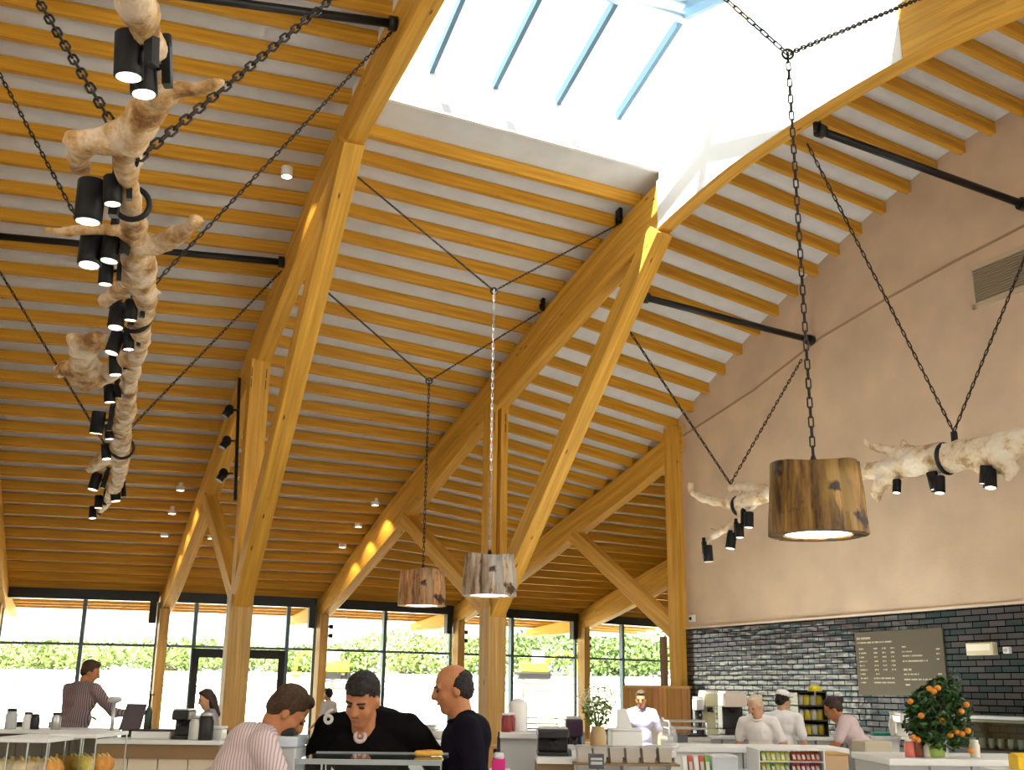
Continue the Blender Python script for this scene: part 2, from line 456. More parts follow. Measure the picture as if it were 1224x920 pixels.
for i_ in range(8):
    ta, tb_ = T0 + (T1 + .1 - T0) * i_ / 8, T0 + (T1 + .1 - T0) * (i_ + 1) / 8
    upst(fr(1, ta, .2), fr(1, tb_, .2), zt(1, ta) - .03, zt(1, tb_) - .03, ZC + .02, -Uv[1], .25)
    upst(fr(2, ta, -.08), fr(2, tb_, -.08), zt(2, ta) - .03, zt(2, tb_) - .03, ZC + .02, Uv[2], .12)
mb.build('curb', M_UPST, sk)
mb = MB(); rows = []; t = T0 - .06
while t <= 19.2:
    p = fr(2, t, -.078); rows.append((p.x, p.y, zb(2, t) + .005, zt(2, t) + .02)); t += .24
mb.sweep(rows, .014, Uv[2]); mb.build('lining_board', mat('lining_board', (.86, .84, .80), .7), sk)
ar, br = fr(1, TR, .05), fr(2, TR, .05)
for s in (.21, .41, .62, .83):
    for tt in (T0, T1):
        p = fr(1, tt, .05).lerp(fr(2, tt, .05), s); q = ar.lerp(br, s)
        m2 = MB(); m2.bar(v3(p, ZC - .02), v3(q, ZR - .03), .07, .14); m2.build('glazing_bar', M_BAR, sk)
m2 = MB(); m2.cyl(v3(ar, ZR - .06), v3(br, ZR - .06), .085, 12); m2.build('ridge_tube', mat('pale_grey_steel', (.45, .52, .6), .35, .4), sk)
m2 = MB()
for tt, nn in ((T0, 0), (T1, 1)):
    p, q = fr(1, tt, .05), fr(2, tt, .05)
    m2.add([v3(p, ZC + .06), v3(q, ZC + .06), v3(br, ZR + .04), v3(ar, ZR + .04)], [(0, 1, 2, 3)])
for (p0, p1, r_) in ((a0, a1, ar), (b0, b1, br)):
    m2.add([v3(p0, ZC + .06), v3(p1, ZC + .06), v3(r_, ZR + .04)], [(0, 1, 2)])
m2.build('glazing', M_SKYG, sk)

# ---------------------------------------------------------------- plaster wall, tiles
M_PLAS = mat('pink_plaster', (.62, .48, .355), .85, var=.10, vscale=1.3, bump=.15, bscale=30)
SW = 13.0
tops = []
t = 8.98
while t < 24.5:
    A = fr(2, t); B = fr(3, t); h = wall_hit(A, B)
    if 0 < h <= 1.001 or t < 9.2:
        h = min(h, 1); q = A + (B - A) * h; s = (q - C3).dot(WD); z = zt(2, t) + (zt(3, t) - zt(2, t)) * h + JH + .02
        tops.append((s, z))
    t += .4
tops = sorted([x for x in tops if x[0] >= 0]); tops = [(0.0, tops[0][1])] + tops
ZT = 2.75
mb = MB()
for (s0, z0), (s1, z1) in zip(tops[:-1], tops[1:]):
    mb.hexa([wp(s0, 0), wp(s1, 0), wp(s1, 0, -.22), wp(s0, 0, -.22)], [wp(s0, z0), wp(s1, z1), wp(s1, z1, -.22), wp(s0, z0, -.22)])
struct(mb.build('wall_right', M_PLAS))
# plaster groove along the roof slope, its shadow painted as a dark strip
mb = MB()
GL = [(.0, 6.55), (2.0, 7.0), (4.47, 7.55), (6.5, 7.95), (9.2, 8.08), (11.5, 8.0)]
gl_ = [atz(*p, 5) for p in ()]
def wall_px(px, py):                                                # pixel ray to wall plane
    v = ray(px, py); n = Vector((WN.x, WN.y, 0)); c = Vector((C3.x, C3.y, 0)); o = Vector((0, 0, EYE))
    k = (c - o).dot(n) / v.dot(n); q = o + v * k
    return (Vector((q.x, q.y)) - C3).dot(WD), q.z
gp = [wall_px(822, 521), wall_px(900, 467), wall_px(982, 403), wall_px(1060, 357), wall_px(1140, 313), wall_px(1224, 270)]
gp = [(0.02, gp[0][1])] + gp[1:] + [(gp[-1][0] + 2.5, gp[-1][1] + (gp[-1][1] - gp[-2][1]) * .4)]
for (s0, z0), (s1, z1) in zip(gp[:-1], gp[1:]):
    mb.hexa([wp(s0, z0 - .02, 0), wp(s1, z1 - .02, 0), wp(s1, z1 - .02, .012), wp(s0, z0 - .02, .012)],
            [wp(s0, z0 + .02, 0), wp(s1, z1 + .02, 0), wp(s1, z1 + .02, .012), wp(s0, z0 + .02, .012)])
struct(mb.build('trim_1', mat('groove_shadow', (.36, .25, .16), .8)))
def tile_mat():
    m = bpy.data.materials.new('glazed_tiles'); m.use_nodes = True; nt = m.node_tree; N = nt.nodes.new; L = nt.links.new; b = nt.nodes['Principled BSDF']
    tc = N('ShaderNodeTexCoord'); br = N('ShaderNodeTexBrick'); L(tc.outputs['UV'], br.inputs['Vector'])
    br.inputs['Scale'].default_value = 1; br.inputs['Brick Width'].default_value = .29; br.inputs['Row Height'].default_value = .088
    br.inputs['Mortar Size'].default_value = .009; br.inputs['Mortar Smooth'].default_value = .1
    br.inputs['Color1'].default_value = (.022, .048, .056, 1); br.inputs['Color2'].default_value = (.080, .072, .082, 1); br.inputs['Mortar'].default_value = (.004, .004, .005, 1)  # teal paints in the windows' reflection, black mortar the shadow along the rows
    L(br.outputs['Color'], b.inputs['Base Color'])
    rr = N('ShaderNodeMapRange'); L(br.outputs['Fac'], rr.inputs['Value']); rr.inputs['To Min'].default_value = .12; rr.inputs['To Max'].default_value = .8; L(rr.outputs[0], b.inputs['Roughness'])
    sp_ = N('ShaderNodeMapRange'); L(br.outputs['Fac'], sp_.inputs['Value']); sp_.inputs['To Min'].default_value = .6; sp_.inputs['To Max'].default_value = 0; L(sp_.outputs[0], b.inputs['Specular IOR Level'])
    nz = N('ShaderNodeTexNoise'); nz.inputs['Scale'].default_value = 7; L(tc.outputs['UV'], nz.inputs['Vector'])
    nz2 = N('ShaderNodeTexVoronoi'); mp = N('ShaderNodeMapping'); mp.inputs['Scale'].default_value = (3.45, 11.4, 1); L(tc.outputs['UV'], mp.inputs['Vector']); L(mp.outputs[0], nz2.inputs['Vector']); nz2.inputs['Scale'].default_value = 1
    ad = N('ShaderNodeMath'); ad.operation = 'ADD'; L(nz.outputs['Fac'], ad.inputs[0]); 
    mu = N('ShaderNodeMath'); mu.operation = 'MULTIPLY'; mu.inputs[1].default_value = -1.2; L(br.outputs['Fac'], mu.inputs[0]); L(mu.outputs[0], ad.inputs[1])
    ad2 = N('ShaderNodeMath'); ad2.operation = 'ADD'; L(ad.outputs[0], ad2.inputs[0]); L(nz2.outputs['Distance'], ad2.inputs[1])
    bp = N('ShaderNodeBump'); bp.inputs['Strength'].default_value = .3; bp.inputs['Distance'].default_value = .012; L(ad2.outputs[0], bp.inputs['Height']); L(bp.outputs[0], b.inputs['Normal'])
    return m
mb = MB()
vs = [wp(.12, 0, .02), wp(SW, 0, .02), wp(SW, ZT, .02), wp(.12, ZT, .02), wp(.12, ZT, 0), wp(SW, ZT, 0), wp(.12, 0, 0), wp(SW, 0, 0)]
mb.add(vs, [(0, 1, 2, 3), (3, 2, 5, 4), (0, 3, 4, 6), (1, 7, 5, 2)], uvs=[[(0, 0), (SW, 0), (SW, ZT), (0, ZT)], [(0, 0)] * 4, [(0, 0)] * 4, [(0, 0)] * 4])
struct(mb.build('wall_right_tiling', tile_mat()))
mb = MB()
mb.hexa([wp(0, ZT, 0), wp(SW, ZT, 0), wp(SW, ZT, .03), wp(0, ZT, .03)], [wp(0, ZT + .035, 0), wp(SW, ZT + .035, 0), wp(SW, ZT + .035, .03), wp(0, ZT + .035, .03)])
struct(mb.build('trim_2', mat('pale_plaster_edge', (.72, .58, .46), .8)))

# air vent on the wall
s0, z0 = wall_px(1161, 340); s0b, z0b = wall_px(1224, 322)
cs, cz = (s0 + s0b) / 2 + .35, (wall_px(1165, 318)[1] + wall_px(1165, 370)[1]) / 2
hh = abs(wall_px(1165, 318)[1] - wall_px(1165, 370)[1]) / 2
wv = (cs - s0)
vt = thing('air_vent', wp(cs, cz - hh), 'rectangular grey air vent grille set in the plaster wall', 'air vent')
mb = MB()
for a_, b_, c_, d_ in ((cs - wv, cs + wv, cz + hh - .07, cz + hh), (cs - wv, cs + wv, cz - hh, cz - hh + .07), (cs - wv, cs - wv + .07, cz - hh, cz + hh), (cs + wv - .07, cs + wv, cz - hh, cz + hh)):
    mb.hexa([wp(a_, c_, 0), wp(b_, c_, 0), wp(b_, c_, .04), wp(a_, c_, .04)], [wp(a_, d_, 0), wp(b_, d_, 0), wp(b_, d_, .04), wp(a_, d_, .04)])
mb.build('vent_frame', mat('cream_metal', (.55, .45, .33), .6), vt)
mb = MB(); nS = 14
for i in range(nS):
    z = cz - hh + .08 + (2 * hh - .16) * i / (nS - 1)
    mb.hexa([wp(cs - wv + .07, z - .018, .004), wp(cs + wv - .07, z - .018, .004), wp(cs + wv - .07, z - .01, .03), wp(cs - wv + .07, z - .01, .03)],
            [wp(cs - wv + .07, z + .006, .004), wp(cs + wv - .07, z + .006, .004), wp(cs + wv - .07, z + .012, .03), wp(cs - wv + .07, z + .012, .03)])
mb.build('louvre', mat('grey_vent_metal', (.30, .25, .18), .6), vt)

# menu board with faint lines of writing
bs0, bs1, bz0, bz1 = 5.06, 6.90, 1.53, 2.49
mbd = thing('menu_board', wp((bs0 + bs1) / 2, bz0, .03), 'wide grey brown menu board with pale lines of writing on the dark tiles', 'menu board')
mb = MB(); mb.hexa([wp(bs0, bz0, .022), wp(bs1, bz0, .022), wp(bs1, bz0, .05), wp(bs0, bz0, .05)], [wp(bs0, bz1, .022), wp(bs1, bz1, .022), wp(bs1, bz1, .05), wp(bs0, bz1, .05)])
mb.build('panel', mat('board_paint', (.105, .088, .062), .6), mbd)
mb = MB()
def txt(u0, u1, v, h):                                              # one line of small letters, u 0..1 across, v 0..1 down
    u = u0
    while u < u1 - .004:
        w = random.choice([.006, .008, .01, .012]); w = min(w, u1 - u)
        a_ = bs0 + (bs1 - bs0) * u; b_ = bs0 + (bs1 - bs0) * (u + w * .8); zc = bz1 - (bz1 - bz0) * v; hz = h * (bz1 - bz0) / 2 * random.uniform(.75, 1)
        mb.hexa([wp(a_, zc - hz, .05), wp(b_, zc - hz, .05), wp(b_, zc - hz, .053), wp(a_, zc - hz, .053)], [wp(a_, zc + hz, .05), wp(b_, zc + hz, .05), wp(b_, zc + hz, .053), wp(a_, zc + hz, .053)])
        u += w + (.01 if random.random() < .18 else 0)
txt(.02, .19, .10, .04); txt(.02, .44, .17, .028)
for i in range(9):
    v = .27 + i * .067
    txt(.04, .10 + .03 * (i % 2), v, .024)
    if i < 6:
        for u in (.22, .32, .42): txt(u, u + .045, v, .024)
    elif i == 6: txt(.23, .28, v, .024)
    else: txt(.20, .44, v, .024)
txt(.55, .60, .26, .024); txt(.55, .66, .335, .02)
for v, u1 in ((.40, .78), (.48, .83), (.68, .72), (.76, .85)): txt(.55, u1, v, .026)
txt(.55, .64, .61, .036); txt(.56, .62, .84, .026)
for v in (.31, .38, .46, .68, .74, .82): txt(.92, .96, v, .024)
mb.build('writing', mat('chalk_lettering', (.48, .43, .33), .7), mbd)

# emergency light and small sensor
def wall_box(name, label, cat, px0, px1, y0, y1, th, m, extra=None):
    sa, za = wall_px(px0, (y0 + y1) / 2); sb, zb_ = wall_px(px1, (y0 + y1) / 2); sm = (sa + sb) / 2
    zt_ = wall_px((px0 + px1) / 2, y0)[1]; zl = wall_px((px0 + px1) / 2, y1)[1]
    g = thing(name, wp(sm, zl, .02), label, cat)
    q = MB(); q.hexa([wp(sa, zl, .02), wp(sb, zl, .02), wp(sb, zl, th), wp(sa, zl, th)], [wp(sa, zt_, .02), wp(sb, zt_, .02), wp(sb, zt_, th), wp(sa, zt_, th)])
    q.build('housing', m, g, bevel=.008)
    return g, sa, sb, zl, zt_
g, sa, sb, zl, zt_ = wall_box('emergency_light', 'long cream wall light on the dark tiles beside the menu board', 'wall light', 1162, 1194, 768, 783, .12, mat('cream_plastic', (.72, .64, .45), .4))
q = MB(); q.hexa([wp(sa + .03, zl + .06, .12), wp(sb - .03, zl + .06, .12), wp(sb - .03, zl + .06, .135), wp(sa + .03, zl + .06, .135)], [wp(sa + .03, zt_ - .02, .12), wp(sb - .03, zt_ - .02, .12), wp(sb - .03, zt_ - .02, .135), wp(sa + .03, zt_ - .02, .135)])
q.build('diffuser', mat('warm_white_diffuser', (.95, .9, .75), .4), g)
g, sa, sb, zl, zt_ = wall_box('wall_socket', 'small white square wall box beside the cream wall light', 'socket', 1203.5, 1211, 773, 781, .08, M_WHITE)
q = MB(); q.cyl(wp((sa + sb) / 2, (zl + zt_) / 2, .078), wp((sa + sb) / 2, (zl + zt_) / 2, .1), .022); q.build('button', M_STEEL, g)
g, sa, sb, zl, zt_ = wall_box('wall_sensor', 'tiny white sensor above the tiles beside the wooden post', 'sensor', 826.5, 833, 735, 743, .06, M_WHITE)
q = MB(); q.ell(wp(sa + .06, (zl + zt_) / 2, .06), .035); q.build('sensor_eye', M_BLACK, g)
# ================================================================ window wall
M_HEAD = mat('black_header', (.012, .016, .018), .4, .2)
M_MULL = mat('blue_grey_window_metal', (.10, .15, .18), .35, .4)
ZH, ZTR = 3.45, 2.44
MULL = {0: [98], 1: [232, 343], 2: [459], 3: [611], 4: [743]}
for k in range(5):
    A, B = P[k], P[k + 1]
    d = (B - A).normalized(); n = Vector((d.y, -d.x)); L = (B - A).length       # n: into the hall
    q = lambda s, z, o=0: Vector((A.x + d.x * s + n.x * o, A.y + d.y * s + n.y * o, z))
    def qbox(mb, s0, s1, z0, z1, o0, o1):
        mb.hexa([q(s0, z0, o0), q(s1, z0, o0), q(s1, z0, o1), q(s0, z0, o1)], [q(s0, z1, o0), q(s1, z1, o0), q(s1, z1, o1), q(s0, z1, o1)])
    win = bpy.data.objects.new('window_%d' % (k + 1), None); COL.objects.link(win); win.location = q(L / 2, 0); win.matrix_world = Matrix.Translation(q(L / 2, 0)); struct(win)
    mb = MB(); qbox(mb, .1, L - .12, ZH, ZH + .24, -.1, .2); mb.build('window_header', M_HEAD, win)
    mb = MB(); qbox(mb, L - .30, L - .14, ZH - .5, ZH, .02, .2); mb.build('blind_box', M_HEAD, win)
    mb = MB(); qbox(mb, .05, L - .05, 0, .09, -.05, .05); qbox(mb, .05, .13, .09, ZH, -.04, .04); qbox(mb, L - .13, L - .05, .09, ZH, -.04, .04); mb.build('window_frame', M_MULL, win)
    mb = MB(); qbox(mb, .05, L - .05, ZTR - .03, ZTR + .03, -.035, .035); mb.build('transom', M_MULL, win)
    for px in MULL[k]:
        v = ray(px, 760); nn = Vector((v.y, -v.x)); s = -(A.dot(nn)) / (d.dot(nn))
        mb = MB(); qbox(mb, s - .045, s + .045, .09, ZH, -.07, .07); mb.build('mullion', M_MULL, win)
    mb = MB(); mb.add([q(.1, .05), q(L - .1, .05), q(L - .1, ZH), q(.1, ZH)], [(0, 1, 2, 3)]); mb.build('window_pane', M_GLASS, win)
    if k == 1:                                                       # glazed double door in this bay
        ss = []
        for px in (229, 339):
            v = ray(px, 790); nn = Vector((v.y, -v.x)); ss.append(-(A.dot(nn)) / (d.dot(nn)))
        dr = bpy.data.objects.new('door_1', None); COL.objects.link(dr); dr.location = q((ss[0] + ss[1]) / 2, 0); dr.matrix_world = Matrix.Translation(q((ss[0] + ss[1]) / 2, 0)); struct(dr)
        mb = MB(); qbox(mb, ss[0], ss[0] + .1, 0, 2.36, .03, .12); qbox(mb, ss[1] - .1, ss[1], 0, 2.36, .03, .12); qbox(mb, ss[0], ss[1], 2.24, 2.40, .03, .12); mb.build('door_frame', M_HEAD, dr)
        mm = (ss[0] + ss[1]) / 2
        for a_, b_ in ((ss[0] + .1, mm), (mm, ss[1] - .1)):
            mb = MB(); qbox(mb, a_, a_ + .05, .02, 2.24, .05, .1); qbox(mb, b_ - .05, b_, .02, 2.24, .05, .1); qbox(mb, a_, b_, .02, .14, .05, .1); qbox(mb, a_, b_, 2.19, 2.24, .05, .1)
            lf = mb.build('door_leaf', M_HEAD, dr)
            mb = MB(); hs_ = b_ - .10 if a_ < mm - .2 and b_ <= mm + .01 else a_ + .10; mb.cyl(q(hs_, .95, .16), q(hs_, 1.35, .16), .014, 8); mb.build('door_handle', M_STEEL, lf)
# posts under the rafters at the window wall
PLAB = ['slim timber post at the window wall by the left edge of the picture', 'slim timber post at the windows, second from the left',
        'slim timber post at the windows between the dark haired men', 'slim timber post at the windows half hidden behind the bald man',
        'slim timber post at the windows beyond the leafy plant']
for k in range(5):
    c = fr(k, .28); a = math.atan2(Uv[k].y, Uv[k].x)
    g = thing('timber_post', (c.x, c.y, 0), PLAB[k], 'post', 'posts under the rafter feet')
    mb = MB(); mb.sweep([(c.x, c.y, 0, 1), (c.x, c.y, 0, 1)], .1, Uv[k]) if 0 else mb.bar((c.x, c.y, .0), (c.x, c.y, zb(k, .28) + .02), .21, .30, up=(Ev[k].x, Ev[k].y, 0))
    mb.build('shaft', M_POST, g, bevel=.008)
    mb = MB(); mb.box((c.x, c.y, .03), (.3, .38, .06), rot=a); mb.build('foot_plate', M_BLACK, g)
    if k in (2, 3, 4):
        for z in (3.0, 2.78):
            mb = MB(); p = c + Uv[k] * .17; mb.cyl((c.x + Uv[k].x * .09, c.y + Uv[k].y * .09, z), (p.x + Uv[k].x * .03, p.y + Uv[k].y * .03, z), .025)
            mb.cyl((p.x + Uv[k].x * .06, p.y + Uv[k].y * .06, z - .05), (p.x + Uv[k].x * .06, p.y + Uv[k].y * .06, z + .05), .05)
            mb.build('uplight', M_LAMP, g)

# ================================================================ branching timber columns
CLAB = {1: 'branching timber column with two arms under the left long rafter', 2: 'branching timber column behind the bald man, three arms under the right long rafter',
        3: 'tall timber post with a diagonal brace standing at the edge of the plaster wall'}
for k in (1, 2, 3):
    T = 9.0; c = fr(k, T); u = Uv[k]; e = Ev[k]
    g = thing('branching_column', (c.x, c.y, 0), CLAB[k], 'column', 'branching timber columns')
    zs = 3.0
    if k < 3:
        mb = MB(); mb.bar((c.x, c.y, 0), (c.x, c.y, zs), .37, .36, up=(e.x, e.y, 0)); mb.build('trunk_post', M_POST, g, bevel=.01)
        zz = zb(k, T) + .1
        for s in ((-1, 1) if k == 2 else (0,)):                     # split upright on one, solid on the other
            o = u * (.115 * s + (.02 if k == 1 else 0)); p = c + o
            mb = MB(); mb.bar((p.x, p.y, zs - .05), (p.x, p.y, zz), .15 if k == 2 else .33, .30, up=(e.x, e.y, 0)); mb.build('upright_arm', M_GLU, g, bevel=.006)
        def arm(name, t1, z1, w, h, dz=0, mt=M_GLU):
            q1 = fr(k, t1, .03); s0 = c + e * (.02 if t1 > T else -.02)
            mb = MB(); mb.bar((s0.x, s0.y, zs - .12), (q1.x, q1.y, z1), w, h, up=(0, 0, 1)); return mb.build(name, mt, g, bevel=.01)
        arm('front_arm', 14.15, zb(k, 14.15) + .06, .30, .34)
        arm('back_arm', 5.0, zb(k, 5.0) + .06, .26, .28)
        mb = MB(); mb.box((c.x, c.y, .04), (.46, .46, .08), rot=math.atan2(u.y, u.x)); mb.build('base_plate', M_BLACK, g)
        for zc in (zz - .25, zz - .45):
            mb = MB()
            for s in (-1, 1):
                p = c + u * (.125 * s) + e * .152; mb.box((p.x, p.y, zc), (.012, .012, .16), rot=math.atan2(u.y, u.x))
            mb.build('steel_plate', M_BLACK, g)
    else:
        p = c + u * -.02 + WN * .08
        mb = MB(); mb.bar((p.x, p.y, 0), (p.x, p.y, zt(3, 9) + .05), .20, .34, up=(e.x, e.y, 0)); mb.build('trunk_post', M_GLU, g, bevel=.01)
        q1 = fr(3, 5.35, .03)
        mb = MB(); mb.bar((p.x - e.x * .1, p.y - e.y * .1, 2.75), (q1.x, q1.y, zb(3, 5.35) + .1), .2, .34); mb.build('diagonal_brace', M_GLU, g, bevel=.01)
        p2 = p - e * .45
        mb = MB(); mb.bar((p2.x, p2.y, 1.5), (p2.x, p2.y, 2.62), .1, .12, up=(e.x, e.y, 0)); mb.build('side_rail', mat('dark_stained_wood', (.16, .07, .02), .5), g)

# timber cladding panel low at the end of the window wall
A = S(746, 840, 23.2); B = S(826, 840, 22.2)
zt_ = S(785, 822, 22.7).z; mb = MB(); dd = (B - A); nB = 9
g = thing('plank_screen', (A.x, A.y, 0), 'low screen of upright timber planks beneath the last window', 'screen')
mb2 = MB(); mb2.bar((A.x, A.y, zt_ + .02), (B.x, B.y, zt_ + .02), .1, .05); mb2.build('top_rail', M_POST, g)
for i in range(nB):
    a_ = A + dd * (i / nB); b_ = A + dd * ((i + .96) / nB); n_ = Vector((dd.y, -dd.x, 0)).normalized() * .04
    mb = MB(); o_ = n_ * (.2 * (i % 2))
    f0 = lambda v_, z: Vector((v_.x, v_.y, z))
    mb.hexa([f0(a_ + o_, .02), f0(b_ + o_, .02), f0(b_ + n_ + o_, .02), f0(a_ + n_ + o_, .02)], [f0(a_ + o_, zt_), f0(b_ + o_, zt_), f0(b_ + n_ + o_, zt_), f0(a_ + n_ + o_, zt_)])
    mb.uv = [[(0, i), (0, i + .1), (1, i + .1), (1, i)]] * 6
    mb.build('plank', wood('plank_%d' % i, *[tuple(c * (.7 + .5 * random.random()) for c in x) for x in ((.62, .36, .12), (.45, .22, .07), (.2, .08, .02))]), g)

# ================================================================ black tie rods
def rod(a, b, label, clampk=0, r=.055):
    a = Vector(a); b = Vector(b)
    g = thing('tie_rod', tuple((a + b) / 2), label, 'steel tube', 'black steel tubes between the rafters')
    mb = MB(); mb.cyl(a, b, r, 12); mb.build('tube', M_BLACK, g)
    d = (b - a).normalized()
    for p, s in ((a, 1), (b, -1)):
        mb = MB(); mb.cyl(p, p + d * (.1 * s), r * 1.7, 14); mb.build('end_collar', M_BLACK, g)
    return g
def fz(k, t, z, off): p = fr(k, t, off); return (p.x, p.y, z)
rod(fz(0, 10.84, 8.15, .19), fz(1, 10.84, 8.27, -.07), 'black steel tube joining the left rafters behind the tree chandelier')
rod(fz(0, 16.25, 9.2, .19), fz(1, 16.25, 9.5, -.07), 'black steel tube high at the top left, above the chandelier chain')
w1 = wp(4.47, 7.6, .03); w2 = wp(9.15, 8.28, .03)
rod(fz(2, 13.45, 7.66, .19), w1, 'black steel tube ending at the plaster wall behind the large drum lamp')
def side_px(k, px, py, off):
    v = ray(px, py); n = Vector((Uv[k].x, Uv[k].y, 0)); c = Vector((*fr(k, 0, off), 0)); o = Vector((0, 0, EYE))
    return o + v * ((c - o).dot(n) / v.dot(n))
_a = side_px(2, 977, 155, .19)
rod(_a, w2, 'black steel tube in the upper right corner, passing over the plaster wall')
for e_, nm_ in ((Vector(fz(2, 13.45, 7.66, .19)), 'lower one'), (_a, 'upper one')):
    t_ = (Vector((e_.x, e_.y)) - P[2]).dot(Ev[2]); z_ = zb(2, t_) + .15
    g = thing('rod_hanger', tuple(e_), 'short black steel strap holding the tube end to the long rafter, ' + nm_, 'bracket', 'tube hangers')
    mb = MB(); mb.bar(e_ - Vector((0, 0, .05)), (e_.x, e_.y, z_), .05, .10, up=(Uv[2].x, Uv[2].y, 0)); mb.build('strap', M_BLACK, g)
    mb = MB(); mb.cyl((e_.x - Uv[2].x * .03, e_.y - Uv[2].y * .03, z_ - .04), (e_.x + Uv[2].x * .05, e_.y + Uv[2].y * .05, z_ - .04), .03, 8); mb.build('bolt', M_STEEL, g)
# ================================================================ chains and cables
def chain(mb, a, b, pitch, rw, rt):
    a = Vector(a); b = Vector(b); d = b - a; L = d.length; d.normalize(); n = max(2, int(round(L / pitch)))
    x = d.cross(Vector((0, .3, 1))).normalized(); y = d.cross(x)
    st = L / n; sx = (st / 2 + rt * .9) / rw
    for i in range(n):
        c = a + d * (st * (i + .5)); r_ = (x, y) if i % 2 else (y, x)
        M = Matrix(((d.x, r_[0].x, r_[1].x), (d.y, r_[0].y, r_[1].y), (d.z, r_[0].z, r_[1].z)))
        mb.torus(c, rw, rt, M, n=10, m=5, sx=sx)
def cable(mb, a, b, r=.02): mb.cyl(a, b, r, 8)

# ================================================================ drum pendants cut from bark slabs
def bark_mat(name, c0, c1, c2, s=1.0):
    m = bpy.data.materials.new(name); m.use_nodes = True; nt = m.node_tree; N = nt.nodes.new; L = nt.links.new; b = nt.nodes['Principled BSDF']
    b.inputs['Roughness'].default_value = .6
    tc = N('ShaderNodeTexCoord'); mp = N('ShaderNodeMapping'); mp.inputs['Scale'].default_value = (5.5 * s, 5.5 * s, .8 * s); L(tc.outputs['Object'], mp.inputs['Vector'])
    n = N('ShaderNodeTexNoise'); n.inputs['Scale'].default_value = 1.4; n.inputs['Detail'].default_value = 6; n.inputs['Roughness'].default_value = .65; L(mp.outputs[0], n.inputs['Vector'])
    r = N('ShaderNodeValToRGB'); e = r.color_ramp.elements; e[0].position = .36; e[0].color = (*c0, 1); e[1].position = .62; e[1].color = (*c2, 1)
    k = r.color_ramp.elements.new(.48); k.color = (*c1, 1); L(n.outputs['Fac'], r.inputs['Fac']); vo = N('ShaderNodeTexVoronoi'); vo.inputs['Scale'].default_value = 1.0; mpv = N('ShaderNodeMapping'); mpv.inputs['Scale'].default_value = (10, 10, .25); L(tc.outputs['Object'], mpv.inputs['Vector']); L(mpv.outputs[0], vo.inputs['Vector'])
    sp = N('ShaderNodeSeparateColor'); L(vo.outputs['Color'], sp.inputs[0]); mrv = N('ShaderNodeMapRange'); mrv.inputs['To Min'].default_value = .55; mrv.inputs['To Max'].default_value = 1.25; L(sp.outputs[0], mrv.inputs['Value'])
    hv = N('ShaderNodeHueSaturation'); L(r.outputs['Color'], hv.inputs['Color']); L(mrv.outputs[0], hv.inputs['Value'])
    n3 = N('ShaderNodeTexNoise'); n3.inputs['Scale'].default_value = 4.5; n3.inputs['Detail'].default_value = 5; L(tc.outputs['Object'], n3.inputs['Vector']); r3 = N('ShaderNodeValToRGB'); r3.color_ramp.elements[0].position = .60; r3.color_ramp.elements[1].position = .66; L(n3.outputs['Fac'], r3.inputs['Fac'])
    mxv = N('ShaderNodeMixRGB'); mxv.inputs['Color2'].default_value = (*[x * .5 for x in c0], 1); L(r3.outputs['Color'], mxv.inputs['Fac']); L(hv.outputs['Color'], mxv.inputs['Color1']); L(mxv.outputs['Color'], b.inputs['Base Color'])
    bp = N('ShaderNodeBump'); bp.inputs['Strength'].default_value = .5; bp.inputs['Distance'].default_value = .03; L(n.outputs['Fac'], bp.inputs['Height']); L(bp.outputs[0], b.inputs['Normal'])
    return m
